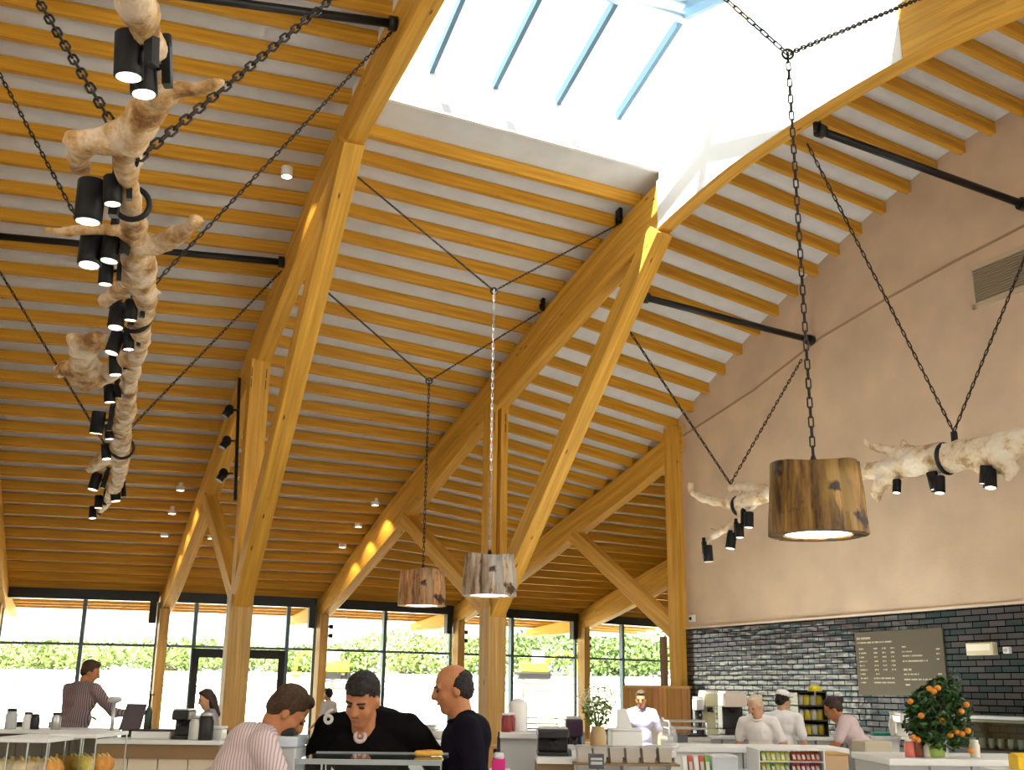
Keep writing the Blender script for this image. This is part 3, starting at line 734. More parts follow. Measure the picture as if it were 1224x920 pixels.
def drum(loc, label, m_out, node_z, vends, big, ch_mat, seed, brk=None):
    random.seed(seed)
    x, y = loc; z0, z1 = 2.79, (3.37 if big else 3.34); Rr = .385 if big else .365
    g = thing('drum_pendant', (x, y, z0), label, 'pendant lamp', 'drum pendants of sawn log slabs')
    nS = 9; ph = random.random() * 6; mb = MB(); n = 72
    prof = []
    for i in range(n):
        a = 2 * PI * i / n; q = (a * nS / (2 * PI) + ph) % 1
        prof.append(Rr * (1 - .05 * (1 - (2 * abs(q - .5)) ** 3) * 0 - (.055 if (q < .06 or q > .94) else 0) + .018 * math.sin(5 * a + ph)))
    rings = [(z0, 1.04, 0), (z0 + .15, 1.02, 1), (z0 + .35, .99, 1), (z1 - .15, .96, 1), (z1, .93, 2)]
    b0 = 0
    for (z, sc, e) in rings:
        for i in range(n):
            a = 2 * PI * i / n; top = (.018 * math.sin(3 * a + ph) if e == 2 else 0)
            rr = prof[i] * sc * (1 + .012 * math.sin(9 * a + z * 7)); mb.v.append(Vector((x + rr * math.cos(a), y + rr * math.sin(a), z + top)))
    for (z, sc, e) in ((z1 - .02, .86, 0), (z0 + .05, .68, 0), (z0, .72, 0)):
        for i in range(n):
            a = 2 * PI * i / n; rr = Rr * sc; mb.v.append(Vector((x + rr * math.cos(a), y + rr * math.sin(a), z)))
    NR = len(rings) + 3
    for j in range(NR):
        for i in range(n):
            i2 = (i + 1) % n; j2 = (j + 1) % NR
            mb.face((j * n + i, j * n + i2, j2 * n + i2, j2 * n + i), None, 0 < j < 4)
    mb.build('log_drum', m_out, g)
    mb = MB(); mb.lathe((x, y, 0), [(Rr * .68, z0 + .012), (Rr * .68, z0 + .03)], 40); mb.build('diffuser', M_LENS, g)
    mb = MB(); mb.lathe((x, y, 0), [(Rr * .87, z1 - .06), (Rr * .87, z1 - .03)], 32); mb.build('top_plate', M_BLACK, g)
    mb = MB(); mb.lathe((x, y, 0), [(.03, z1 - .03), (.03, z1 + .05), (.012, z1 + .1)], 12); mb.build('hanger', M_BLACK, g)
    mb = MB()
    if big: chain(mb, (x, y, z1 + .08), (x, y, node_z), .085, .020, .0075)
    else: chain(mb, (x, y, z1 + .08), (x, y, node_z), .075, .014, .008)
    mb.build('vertical_chain', ch_mat, g)
    mb = MB(); mb.torus((x, y, node_z), .05, .012, Matrix.Rotation(PI / 2, 3, 'X')); mb.build('joining_ring', M_CHAIN, g)
    for v in vends:
        mb = MB()
        if big: chain(mb, (x, y, node_z), v, .085, .020, .0075)
        else: chain(mb, (x, y, node_z), v, .07, .011, .007)
        mb.build('side_chain', M_CHAIN if not big else ch_mat, g)
    for v in (brk or []):
        mb = MB(); mb.box((v[0], v[1], v[2] + .10), (.06, .12, .36), rot=R(30)); mb.cyl((v[0], v[1], v[2] - .04), (v[0], v[1], v[2] + .04), .06); mb.build('bracket', M_BLACK, g)
    random.seed(seed + 1)
    return g
M_BK1 = bark_mat('sawn_log_dark', (.04, .016, .005), (.24, .12, .022), (.38, .22, .045))
M_BK2 = bark_mat('sawn_log_orange', (.09, .03, .01), (.50, .24, .09), (.62, .38, .2))
M_BK3 = bark_mat('sawn_log_bleached', (.14, .06, .02), (.48, .36, .25), (.60, .56, .50))
def proj(p):
    v = Vector(p) - Vector((0, 0, EYE)); d = v.dot(_f); return CX + F_PX * v.dot(_x) / d, CY - F_PX * v.dot(_u) / d
def plane_px(k, px, py, off=0):                                     # ray onto the side plane of frame k
    v = ray(px, py); n = Vector((Uv[k].x, Uv[k].y, 0)); c = Vector((*fr(k, 0, off), 0)); o = Vector((0, 0, EYE))
    return o + v * ((c - o).dot(n) / v.dot(n))
def attach(k, off, node, px, py, t0=5.0, t1=23.0):
    """point on the side of rafter k where a chain from node that crosses px,py would end"""
    a = proj(node); d = Vector((px - a[0], py - a[1])).normalized(); best = None
    for i in range(361):
        t = t0 + (t1 - t0) * i / 360; p_ = fr(k, t, off)
        q_ = Vector((p_.x, p_.y, zb(k, t) + .25))
        if (q_ - Vector((0, 0, EYE))).dot(_f) < .5: continue
        b = proj(q_); r_ = Vector((b[0] - a[0], b[1] - a[1]))
        if r_.dot(d) <= 0: continue
        e_ = abs(r_.x * d.y - r_.y * d.x)
        if best is None or e_ < best[0]: best = (e_, q_, t)
    return best[1]
c1 = (fr(1, 13.57) + fr(2, 13.57)) / 2; c2 = (fr(1, 11.2) + fr(2, 11.2)) / 2
drum((c1.x, c1.y), 'drum pendant of bleached sawn log in front of the middle branching column', M_BK3, 7.28, [plane_px(1, 428, 212, .19), plane_px(2, 739, 268, -.09)], False, M_CHAIN_PALE, 11, [plane_px(2, 740, 262, -.09)])
drum((c2.x, c2.y), 'drum pendant of orange brown sawn log beside the bleached one', M_BK2, 6.46, [plane_px(1, 390, 348, .19), plane_px(2, 647, 372, -.09)], False, M_CHAIN, 23, [plane_px(2, 648, 367, -.09)])
gq = atz(978, 640, 2.79)
va = Vector((gq.x, gq.y, 7.25)); vl = va + (S(868, -2, 8.4) - va) * 1.35; vr = va + (plane_px(2, 1098, -2, -.09) - va) * 1.0
drum((gq.x, gq.y), 'large nearby drum pendant of dark brown sawn log before the plaster wall', M_BK1, 7.25, [attach(1, .19, va, 868, 0, 12), plane_px(2, 1100, -2, -.09)], True, M_CHAIN, 5)
# ================================================================ driftwood tree chandeliers
def drift_mat(name, pale, mid, dark):
    m = bpy.data.materials.new(name); m.use_nodes = True; nt = m.node_tree; N = nt.nodes.new; L = nt.links.new; b = nt.nodes['Principled BSDF']
    b.inputs['Roughness'].default_value = .6; tc = N('ShaderNodeTexCoord')
    n = N('ShaderNodeTexNoise'); n.inputs['Scale'].default_value = 3.2; n.inputs['Detail'].default_value = 8; n.inputs['Roughness'].default_value = .68; L(tc.outputs['Object'], n.inputs['Vector'])
    r = N('ShaderNodeValToRGB'); e = r.color_ramp.elements; e[0].position = .38; e[0].color = (*dark, 1); e[1].position = .58; e[1].color = (*pale, 1)
    k = r.color_ramp.elements.new(.47); k.color = (*mid, 1); L(n.outputs['Fac'], r.inputs['Fac']); L(r.outputs['Color'], b.inputs['Base Color'])
    n2 = N('ShaderNodeTexNoise'); n2.inputs['Scale'].default_value = 14; n2.inputs['Detail'].default_value = 4; L(tc.outputs['Object'], n2.inputs['Vector'])
    bp = N('ShaderNodeBump'); bp.inputs['Strength'].default_value = .6; bp.inputs['Distance'].default_value = .04; L(n2.outputs['Fac'], bp.inputs['Height']); L(bp.outputs[0], b.inputs['Normal'])
    return m
M_DR1 = drift_mat('driftwood_warm', (.74, .58, .42), (.56, .33, .12), (.26, .11, .03))
M_DR2 = drift_mat('driftwood_pale', (.84, .75, .62), (.76, .60, .40), (.42, .26, .11))
def branch(mb, pts, rads, sub=4, wob=.07):
    """smooth irregular limb through the points"""
    pts = [Vector(p) for p in pts]; P2, R2 = [], []
    for i in range(len(pts) - 1):
        p0 = pts[max(0, i - 1)]; p1 = pts[i]; p2 = pts[i + 1]; p3 = pts[min(len(pts) - 1, i + 2)]
        for s in range(sub):
            t = s / sub
            q = .5 * ((2 * p1) + (-p0 + p2) * t + (2 * p0 - 5 * p1 + 4 * p2 - p3) * t * t + (-p0 + 3 * p1 - 3 * p2 + p3) * t ** 3)
            r = rads[i] * (1 - t) + rads[i + 1] * t
            r *= 1 + wob * (noise.noise(q * 2.3) * 1.2)
            q = q + Vector((noise.noise(q * 1.7), noise.noise(q * 1.7 + Vector((5, 0, 0))), noise.noise(q * 1.7 + Vector((0, 9, 0))))) * r * .3
            P2.append(q); R2.append(r)
    P2.append(pts[-1]); R2.append(rads[-1])
    mb.tube(P2, R2, 12, jit=.02)
def finish_tree(o, vox):
    m = o.modifiers.new('Remesh', 'REMESH'); m.mode = 'VOXEL'; m.voxel_size = vox; m.use_smooth_shade = True
    t = bpy.data.textures.new('bark_lumps', 'CLOUDS'); t.noise_scale = .18; t.noise_depth = 3
    d = o.modifiers.new('Lumps', 'DISPLACE'); d.texture = t; d.strength = .075; d.mid_level = .5; d.texture_coords = 'LOCAL'
Z1 = 4.9
def tp(px, py, dz=0): return atz(px, py, Z1 + dz)
def rp(px, w): return w / 2 * (tp(160, px) - Vector((0, 0, EYE))).length / F_PX   # px size to metres for image row px
def T1(rows): return [tp(x, y) for x, y, w in rows], [w / 2 * (tp(x, y) - Vector((0, 0, EYE))).length / F_PX for x, y, w in rows]
tree = thing('tree_chandelier', tuple(tp(155, 250)), 'long bleached tree trunk chandelier hung on chains at the left of the hall', 'chandelier', 'driftwood tree chandeliers')
mb = MB()
for rows in ([(163, -60, 50), (166, 0, 44), (178, 50, 32), (190, 95, 24), (186, 125, 36), (165, 150, 44), (150, 172, 38), (150, 205, 26), (155, 240, 26), (160, 275, 26), (166, 310, 36), (172, 350, 28), (168, 385, 24), (163, 420, 20), (156, 455, 17), (150, 485, 21), (146, 520, 21), (144, 550, 19), (139, 578, 14), (128, 600, 10), (117, 612, 6)],
             [(186, 120, 34), (215, 108, 22), (246, 104, 14), (264, 98, 7)],
             [(165, 150, 34), (128, 165, 36), (95, 168, 32), (78, 166, 18)],
             [(100, 168, 30), (92, 185, 26), (97, 202, 20)],
             [(160, 285, 28), (188, 292, 26), (212, 280, 19), (236, 263, 16)],
             [(160, 282, 14), (120, 274, 12), (80, 277, 11), (50, 275, 12)],
             [(166, 320, 26), (140, 350, 18), (122, 362, 13)],
             [(163, 420, 20), (130, 445, 22), (105, 448, 34), (90, 438, 24), (66, 446, 12)],
             [(108, 445, 34), (95, 415, 20), (84, 402, 10)],
             [(100, 440, 30), (112, 405, 18), (132, 408, 10)],
             [(172, 350, 16), (188, 350, 8), (197, 351, 5)], [(168, 395, 12), (178, 397, 6)], [(166, 420, 10), (176, 421, 6)],
             [(146, 530, 18), (125, 548, 16), (108, 560, 10)]):
    p, r = T1(rows)
    for i in range(1, len(p)): p[i] = p[i] + Vector((0, 0, 0))
    branch(mb, p, r)
o = mb.build('trunk', M_DR1, tree); finish_tree(o, .03)
def strap(px, py, w, parent, P0=None):
    c = tp(px, py) if P0 is None else P0
    dirv = (tp(px + 2, py + 30) - tp(px, py)).normalized() if P0 is None else Vector((1, 0, 0))
    M = Vector((0, 0, 1)).rotation_difference(dirv).to_matrix()
    mb = MB(); mb.torus(c, w, .022, M, n=22, m=8); mb.build('hanging_ring', M_BLACK, parent)
strap(157, 243, .125, tree); strap(160, 378, .15, tree); strap(146, 535, .16, tree)
def tchain(a, b, thick):
    mb = MB()
    if thick: chain(mb, a, b, .085, .026, .010)
    else: chain(mb, a, b, .075, .014, .008)
    return mb.build('suspension_chain', M_CHAIN, tree)
# big linked chain nearest the camera: V whose top is above the picture
nd = tp(153, 238); side = Vector((Uv[0].x, Uv[0].y, 0))
def on_cross(px, py, base):                                         # ray onto the upright plane through base, square to the bay
    ang = R((ANG[0] + ANG[1]) / 2); n = Vector((math.sin(ang), -math.cos(ang), 0)); v = ray(px, py); o = Vector((0, 0, EYE))
    return o + v * ((base - o).dot(n) / v.dot(n))
bs = tp(150, 170); n1 = on_cross(132, 145, bs); n1b = on_cross(165, 190, bs)
tchain(n1, attach(0, .19, n1, 45, 0), True); tchain(n1b, attach(1, -.07, n1b, 395, 0), True)
cab = MB(); cab.cyl(n1b, tp(156, 232) + Vector((0, 0, .1)), .013, 8); cab.build('drop_cable', M_BLACK, tree)
b2 = tp(152, 374); tchain(b2, attach(0, .19, b2, 0, 90), False); tchain(b2, plane_px(1, 470, 36, -.08), False)
b3 = tp(140, 535); tchain(tp(128, 535), attach(0, .19, tp(128, 535), 0, 325), False); tchain(tp(140, 528), plane_px(1, 336, 324, -.08), False)

# ---------------------------------------------------------------- black cylinder spotlights
def spot_proto(name):
    g = thing(name, (0, 0, 0), None, 'spotlight')
    mb = MB(); mb.lathe((0, 0, 0), [(.073, -.125), (.078, -.12), (.078, .115), (.070, .125), (.02, .128)], 24); body_ = mb.build('lamp_body', M_LAMP, g)
    mb = MB(); mb.lathe((0, 0, 0), [(.064, -.128), (.064, -.118)], 24); mb.build('lens', M_SPOT, body_)
    mb = MB(); mb.cyl((.07, 0, .03), (.125, 0, .05), .016, 8); mb.box((.135, 0, .05), (.05, .07, .26)); mb.cyl((.135, 0, .17), (.135, 0, .24), .03, 10); mb.build('bracket', M_LAMP, g)
    return g
proto = spot_proto('spotlight'); used = [False]
def place_spot(c, label, group, sc=1.0, tilt=(0, 0), rz=0):
    if not used[0]: g = proto; used[0] = True
    else: g = copy_tree(proto)
    g.location = c; g.scale = (sc, sc, sc); g.rotation_euler = (tilt[0], tilt[1], rz); g['label'] = label; g['category'] = 'spotlight'; g['group'] = group
    return g
GA = 'spotlights along the long tree chandelier'
SPL = [(155, 62, 1.0, 'twin cylinder spotlight, upper one on the topmost limb of the tree chandelier'),
       (172, 85, .95, 'cylinder spotlight pointing down under the topmost limb, lens glowing'),
       (108, 237, 1.22, 'fat black cylinder spotlight just under the forked stub of the chandelier'),
       (135, 224, .8, 'slim black spotlight tucked beside the fat one near the steel ring'),
       (109, 294, 1.15, 'fat black spotlight under the steel ring, second in the chandelier row'),
       (134, 292, .95, 'black spotlight touching the trunk just below the steel ring'),
       (127, 324, .75, 'small black spotlight hanging below the pair under the steel ring'),
       (140, 375, .95, 'black spotlight midway down the chandelier, above two stacked ones'),
       (157, 368, .75, 'slim spotlight against the trunk beside the midway one'),
       (138, 407, .92, 'black spotlight stacked under the midway one beside the burl'),
       (154, 405, .7, 'slim spotlight against the trunk, level with the knotty burl'),
       (138, 434, .85, 'lowest of three stacked spotlights beside the knotty burl'),
       (131, 468, .85, 'small spotlight just below the knotty burl of the chandelier'),
       (117, 503, 1.15, 'stout spotlight turned away where the third pair of chains meets'),
       (131, 514, .8, 'small spotlight behind the stout one at the third pair of chains'),
       (127, 538, .9, 'small black spotlight under the third pair of chains'),
       (114, 574, 1.15, 'stout spotlight near the thin far tip of the chandelier'),
       (138, 588, 1.15, 'spotlight on the trunk side of the far tip cluster'),
       (118, 598, .95, 'middle spotlight of the cluster at the far tip'),
       (111, 611, .95, 'very last spotlight at the far tip, lens tilted outwards')]
for i, (px, py, s, lb) in enumerate(SPL):
    c = tp(px, py) + Vector((0, 0, -.02)); v = (c - Vector((0, 0, EYE))).normalized()
    place_spot(c - v * .18, lb, GA, s * 1.0, (R(random.uniform(-8, 8)), R(random.uniform(-10, 10))), rz=R(random.uniform(-20, 30)))

# ---------------------------------------------------------------- second tree, over the servery
def midp(k, px, py, off=0):
    Q = (P[k] + P[k + 1]) / 2; a = R((ANG[k] + ANG[k + 1]) / 2); n = Vector((math.cos(a), math.sin(a), 0)); v = ray(px, py); o = Vector((0, 0, EYE))
    c = Vector((Q.x, Q.y, 0)) + n * off
    return o + v * ((c - o).dot(n) / v.dot(n))
def T2(rows, off=0):
    pp = [midp(2, x, y, off) for x, y, w in rows]; return pp, [w / 2 * (p - Vector((0, 0, EYE))).length / F_PX for p, (x, y, w) in zip(pp, rows)]
tree2 = thing('tree_chandelier', tuple(midp(2, 1040, 575)), 'pale bleached tree trunk chandelier hung in front of the plaster wall', 'chandelier', 'driftwood tree chandeliers')
mb = MB()
for rows in ([(1262, 515, 34), (1224, 525, 32), (1190, 534, 34), (1150, 542, 34), (1110, 551, 32), (1070, 560, 24), (1030, 563, 18), (985, 570, 15), (950, 582, 15), (918, 590, 16), (895, 598, 22), (882, 604, 20)],
             [(1120, 548, 28), (1085, 545, 20), (1062, 538, 12), (1040, 532, 8), (1034, 525, 6)],
             [(1100, 545, 16), (1085, 535, 10), (1077, 528, 9)],
             [(1075, 562, 20), (1055, 575, 18), (1048, 590, 12), (1052, 597, 7)],
             [(1190, 545, 26), (1210, 560, 18), (1202, 570, 10)], [(1160, 550, 20), (1180, 560, 14), (1205, 556, 12)],
             [(915, 585, 14), (890, 582, 12), (872, 583, 8)],
             [(893, 598, 18), (868, 602, 13), (845, 596, 10), (828, 588, 8), (825, 577, 6)],
             [(885, 604, 16), (880, 625, 10), (862, 636, 8), (846, 644, 7), (843, 652, 5)],
             [(878, 626, 9), (858, 636, 6), (849, 632, 5)]):
    p, r = T2(rows); branch(mb, p, r)
o = mb.build('trunk', M_DR2, tree2); finish_tree(o, .03)
for (px, py, w) in ((1131, 548, .20), (883, 605, .15)):
    c = midp(2, px, py); d = (midp(2, px + 20, py - 4) - c).normalized(); M = Vector((0, 0, 1)).rotation_difference(d).to_matrix()
    mb = MB(); mb.torus(c, w, .03, M, n=22, m=8); mb.build('hanging_ring', M_BLACK, tree2)
nA = midp(2, 1140, 516); nB = midp(2, 873, 578)
mb = MB(); mb.cyl(nA, nA - Vector((0, 0, .22)), .045, 10); mb.build('hanger', M_BLACK, tree2)
for a_, b_ in ((nA, plane_px(2, 965, 172, .19)), (nA, wp(*[wall_px(1224, 312)[0] + .1], wall_px(1228, 300)[1], .02)), (nB, plane_px(2, 752, 395, .19)), (nB, wp(wall_px(959, 430)[0], wall_px(959, 430)[1], .02))):
    mb = MB(); chain(mb, a_, b_, .085, .016, .009); mb.build('suspension_chain', M_CHAIN, tree2)
GB = 'spotlights under the pale tree chandelier'
for px, py, s, lb in ((1072, 581, .8, 'single small black spotlight under the pale tree near the dark drum lamp'), (1116, 574, 1.0, 'spotlight of the pair below the steel ring of the pale tree, further one'),
                      (1123, 579, 1.0, 'spotlight of the pair below the steel ring of the pale tree, lower one'), (1178, 567, 1.0, 'spotlight of the pair under the thick butt of the pale tree, higher one'),
                      (1184, 572, 1.05, 'spotlight of the pair under the thick butt of the pale tree, lower one'), (895, 621, 1.05, 'spotlight highest in the string of four on the forked end of the pale tree'),
                      (884, 634, .95, 'spotlight second in the string of four on the forked end'), (874, 646, 1.1, 'spotlight third in the string of four on the forked end'), (846, 661, 1.15, 'last spotlight alone at the forked end tip beside the wooden post')):
    c = midp(2, px, py, -.1); place_spot(c, lb, GB, s * .95, (R(random.uniform(-10, 10)), R(random.uniform(-10, 10))), rz=R(random.uniform(60, 120)))

# spotlight track on the side of the left branching column
c = fr(1, 9.0, -.12) ; pT = plane_px(1, 286, 452, -.14); pB = plane_px(1, 281, 598, -.14)
g = thing('track_light', tuple(pB), 'vertical black lighting track with three spots on the left branching column', 'track light')
mb = MB(); mb.bar(pT, pB, .05, .06, up=(Ev[1].x, Ev[1].y, 0)); mb.build('track', M_BLACK, g)
for px, py in ((274, 490), (271, 527), (267, 566)):
    q = plane_px(1, px + 11, py, -.14); h = plane_px(1, px, py, -.35)
    mb = MB(); mb.cyl(q, h, .022, 8); mb.ell(h, (.085, .085, .10)); mb.cyl(h, h + Vector((-.06, -.04, -.13)), .07, 12); mb.build('spot_head', M_LAMP, g)

# small ceiling downlights
def roof_px(b, px, py):
    v = ray(px, py); o = Vector((0, 0, EYE)); best = None
    for i in range(400):
        d = 6 + i * .06; q = o + v * d; q2 = Vector((q.x, q.y)); r = q2 - P[b]
        # bilinear: find t,s
        t = r.dot(Ev[b])
        for _ in range(6):
            A = fr(b, t); B = fr(b + 1, t); dd = B - A; s = (q2 - A).dot(dd) / dd.dot(dd); e = (Ev[b] * (1 - s) + Ev[b + 1] * s); t += (q2 - (A + dd * s)).dot(e)
        z = zt(b, t) * (1 - s) + zt(b + 1, t) * s
        if q.z > z: return q, t
    return None, None
M_DL = mat('downlight_lens', (1, 1, 1), .4, emit=(1, .85, .65), estr=3.5)
def dlight(b, px, py, label):
    q, t = roof_px(b, px, py)
    if q is None: return
    g = thing('downlight', tuple(q - Vector((0, 0, .07))), label, 'downlight', 'small round ceiling downlights')
    mb = MB(); mb.lathe((q.x, q.y, q.z), [(.085, -.07), (.09, -.065), (.09, .08), (.085, .085)], 20); mb.build('housing', M_WHITE, g)
    mb = MB(); mb.lathe((q.x, q.y, q.z), [(.07, -.078), (.07, -.068)], 20); mb.build('lens', M_DL, g)
    l = bpy.data.lights.new('downlight_beam', 'SPOT'); l.energy = 45; l.spot_size = R(100); l.spot_blend = .4; l.color = (1, .8, .5); l.shadow_soft_size = .05
    lo = bpy.data.objects.new('downlight_beam', l); COL.objects.link(lo); lo.location = q - Vector((0, 0, .1))
for a_ in ((0, 343, 206, 'single white downlight high in the left ceiling beside the long rafter'), (0, 216, 582, 'downlight left of the track light, highest of three'), (0, 206, 610, 'downlight left of the track light, middle of three'),
           (0, 197, 637, 'downlight left of the track light, lowest of three'), (1, 253, 640, 'lone downlight glimpsed behind the left branching column'), (1, 448.5, 600, 'highest of three downlights beside the right long rafter'),
           (1, 428.5, 626, 'middle of three downlights beside the right long rafter'), (1, 409.6, 650.5, 'lowest of three downlights beside the right long rafter')):
    dlight(*a_)

q = S(1246, 552, 17.2)
g = thing('hanging_log', q, 'brown sawn log lamp cut off by the right edge beside the pale tree', 'pendant lamp')
mb = MB(); mb.lathe(q, [(.36, 0), (.385, .01), (.375, .5), (.36, 1.0), (.33, 1.02)], 26); mb.build('log_drum', M_BK1, g)
mb = MB(); mb.lathe(q, [(.30, -.01), (.30, .005)], 24); mb.build('diffuser', M_LENS, g)
mb = MB(); chain(mb, q + Vector((0, 0, 1.0)), q + Vector((0, 0, 3.9)), .09, .016, .009); mb.build('vertical_chain', M_CHAIN, g)
# ================================================================ people
M_SKIN = mat('skin_light', (.62, .34, .20), .5, var=.05, vscale=20)
M_SKIN2 = mat('skin_tan', (.46, .185, .075), .5, var=.06, vscale=20)
M_HAIR_BR = mat('hair_brown', (.050, .022, .008), .55, var=.4, vscale=60, bump=.6, bscale=150)
M_HAIR_DK = mat('hair_dark', (.010, .005, .004), .5, var=.4, vscale=60, bump=.6, bscale=150)
M_HAIR_BL = mat('hair_blond', (.45, .26, .10), .5, var=.3, vscale=60, bump=.6, bscale=150)
M_EYE = mat('eye_dark', (.02, .012, .01), .3)
M_LIP = mat('lip', (.42, .13, .09), .5)
M_TROU = mat('dark_trousers', (.02, .02, .025), .8)
M_SHOE = mat('black_shoes', (.012, .012, .012), .4)
def shirt_mat(name, c0, c1, scale=40, thr=.5):
    m = bpy.data.materials.new(name); m.use_nodes = True; nt = m.node_tree; N = nt.nodes.new; L = nt.links.new; b = nt.nodes['Principled BSDF']; b.inputs['Roughness'].default_value = .85
    tc = N('ShaderNodeTexCoord'); w_ = N('ShaderNodeTexWave'); w_.inputs['Scale'].default_value = scale; w_.inputs['Distortion'].default_value = 2.5; w_.inputs['Detail'].default_value = 1; w_.inputs['Detail Scale'].default_value = .4
    L(tc.outputs['Object'], w_.inputs['Vector']); r = N('ShaderNodeValToRGB'); r.color_ramp.elements[0].position = thr - .15; r.color_ramp.elements[1].position = thr + .15
    r.color_ramp.elements[0].color = (*c0, 1); r.color_ramp.elements[1].color = (*c1, 1); L(w_.outputs['Fac'], r.inputs['Fac']); L(r.outputs['Color'], b.inputs['Base Color'])
    return m
def person(head_at, yaw, label, shirt, hair='short', hairm=None, skin=None, lean=0, side=0, pitch=0, turn=0, roll=0, arms=None, scale=1.0, vox=.009, fat=1.0, sleeve='short', trous=None, extra=None, slump=0):
    skin = skin or M_SKIN; hairm = hairm or M_HAIR_BR
    hip = Vector((0, 0, .93)); Rl = Matrix.Rotation(R(-lean), 3, 'X') @ Matrix.Rotation(R(side), 3, 'Y')
    chest = hip + Rl @ Vector((0, 0, .34)); sh = hip + Rl @ Vector((0, -.01, .47)); R2 = Matrix.Rotation(R(-lean - slump), 3, 'X') @ Matrix.Rotation(R(side), 3, 'Y')
    nb = sh + R2 @ Vector((0, .0, .055)); nt_ = nb + R2 @ Vector((0, .022, .066))
    Hm = Matrix.Translation(nt_ + Vector((0, .018, .075))) @ Matrix.Rotation(R(turn), 4, 'Z') @ Matrix.Rotation(R(roll), 4, 'Y') @ Matrix.Rotation(R(-pitch), 4, 'X')
    hc = Hm.translation; tg = S(*head_at); scale = tg.z / (hc.z + .02); scale = max(.80, min(1.16, scale)); off = Matrix.Rotation(yaw, 3, 'Z') @ Vector((hc.x, hc.y, 0)) * scale
    loc = (tg.x - off.x, tg.y - off.y)
    W = Matrix.Translation(Vector((loc[0], loc[1], 0))) @ Matrix.Rotation(yaw, 4, 'Z') @ Matrix.Scale(scale, 4)
    g = thing('person', (loc[0], loc[1], 0), label, 'person')
    T = lambda p: W @ Vector(p)
    HM = W @ Hm; H3 = HM.to_3x3()
    def he(mb, c, r): mb.ell(HM @ Vector(c), r, 14, 10, H3)
    # ---- skin: head, neck, core, arms and hands in one surface
    mb = MB()
    he(mb, (0, -.006, .036), (.075, .093, .086)); he(mb, (0, .018, -.025), (.063, .074, .085)); he(mb, (0, .045, -.088), (.036, .036, .030)); he(mb, (0, .055, -.03), (.045, .034, .06))
    mb.cap2(HM @ Vector((0, .086, .022)), HM @ Vector((0, .104, -.022)), .011 * scale, .016 * scale)
    for s in (-1, 1):
        he(mb, (.073 * s, -.008, -.008), (.012, .020, .031)); he(mb, (.03 * s, .078, .022), (.026, .012, .010)); he(mb, (.036 * s, .058, -.028), (.024, .02, .026))
    mb.cap2(T(nb - Vector((0, 0, .06))), HM @ Vector((0, -.02, -.06)), .062 * scale * fat ** .5, .056 * scale)
    mb.cap2(T(hip), T(chest), .07 * scale, .07 * scale); mb.cap2(T(chest), T(nb - Vector((0, 0, .03))), .07 * scale, .05 * scale)
    shs = {}
    sw = .175 * fat ** .6
    for s in (-1, 1):
        shs[s] = sh + R2 @ Vector((sw * s, 0, 0))
    arms = arms or {}
    AR = {}
    for s in (-1, 1):
        el, ha = arms.get(s, ((.27 * s, -.02, 1.10), (.25 * s, .18, .98)))
        el = Vector(el); ha = Vector(ha); AR[s] = (el, ha)
        mb.cap2(T(shs[s]), T(el), .040 * scale, .036 * scale); mb.cap2(T(el), T(ha), .042 * scale, .027 * scale)
        mb.cap2(T(chest + Vector((0, 0, .08))), T(shs[s]), .05 * scale, .035 * scale)
        d = (ha - el).normalized(); up = Vector((0, 0, 1)); x = d.cross(up).normalized(); nrm = x.cross(d)
        pc = ha + d * .05
        Mh = Matrix((x, d, nrm)).transposed()
        mb.ell(T(pc), (.040 * 1, .052, .017), 12, 8, (W.to_3x3() @ Mh))
        for k, (o_, l_) in enumerate(((-.029, .066), (-.010, .078), (.010, .074), (.028, .058))):
            b0_ = pc + x * o_ + d * .035; b1_ = b0_ + d * (l_ * .5) - nrm * .006; b2_ = b1_ + d * (l_ * .38) - nrm * .022
            mb.cap2(T(b0_), T(b1_), .0098 * scale, .009 * scale, 8); mb.cap2(T(b1_), T(b2_), .009 * scale, .0078 * scale, 8)
        t0_ = pc - x * .03 * s - d * .02; t1_ = t0_ - x * .03 * s + d * .03; t2_ = t1_ + d * .03 - nrm * .01
        mb.cap2(T(t0_), T(t1_), .013 * scale, .011 * scale, 8); mb.cap2(T(t1_), T(t2_), .011 * scale, .009 * scale, 8)
    for s in (-1, 1):
        mb.cap2(T((.09 * s, 0, .92)), T((.10 * s, .01, .50)), .06 * scale, .05 * scale); mb.cap2(T((.10 * s, .01, .5)), T((.10 * s, -.02, .09)), .048 * scale, .035 * scale)
        mb.cap2(T((.10 * s, -.03, .06)), T((.11 * s, .13, .045)), .035 * scale, .03 * scale)
    def rem(o, v, sm=4, f=.5):
        m = o.modifiers.new('Remesh', 'REMESH'); m.mode = 'VOXEL'; m.voxel_size = v; m.use_smooth_shade = True
        if sm:
            q = o.modifiers.new('Smooth', 'SMOOTH'); q.iterations = sm; q.factor = f
    rem(mb.build('body', skin, g), vox if vox < .01 else vox, 2, .4)
    # ---- shirt
    mb = MB(); f = fat
    mb.ell(T(hip + Rl @ Vector((0, 0, .02))), (.165 * f * scale, .125 * f * scale, .13 * scale), 16, 10, W.to_3x3().normalized() @ Rl)
    mb.ell(T(hip + Rl @ Vector((0, .01 * f, .17))), (.158 * f * scale, .125 * f * scale, .18 * scale), 16, 10, W.to_3x3().normalized() @ Rl)
    mb.ell(T(chest + Rl @ Vector((0, .005, .02))), (.175 * f * scale, .122 * f * scale, .17 * scale), 16, 10, W.to_3x3().normalized() @ Rl)
    mb.ell(T(sh + R2 @ Vector((0, -.02, -.04))), (.165 * f * scale, .10 * f * scale, .11 * scale), 16, 10, W.to_3x3().normalized() @ R2)
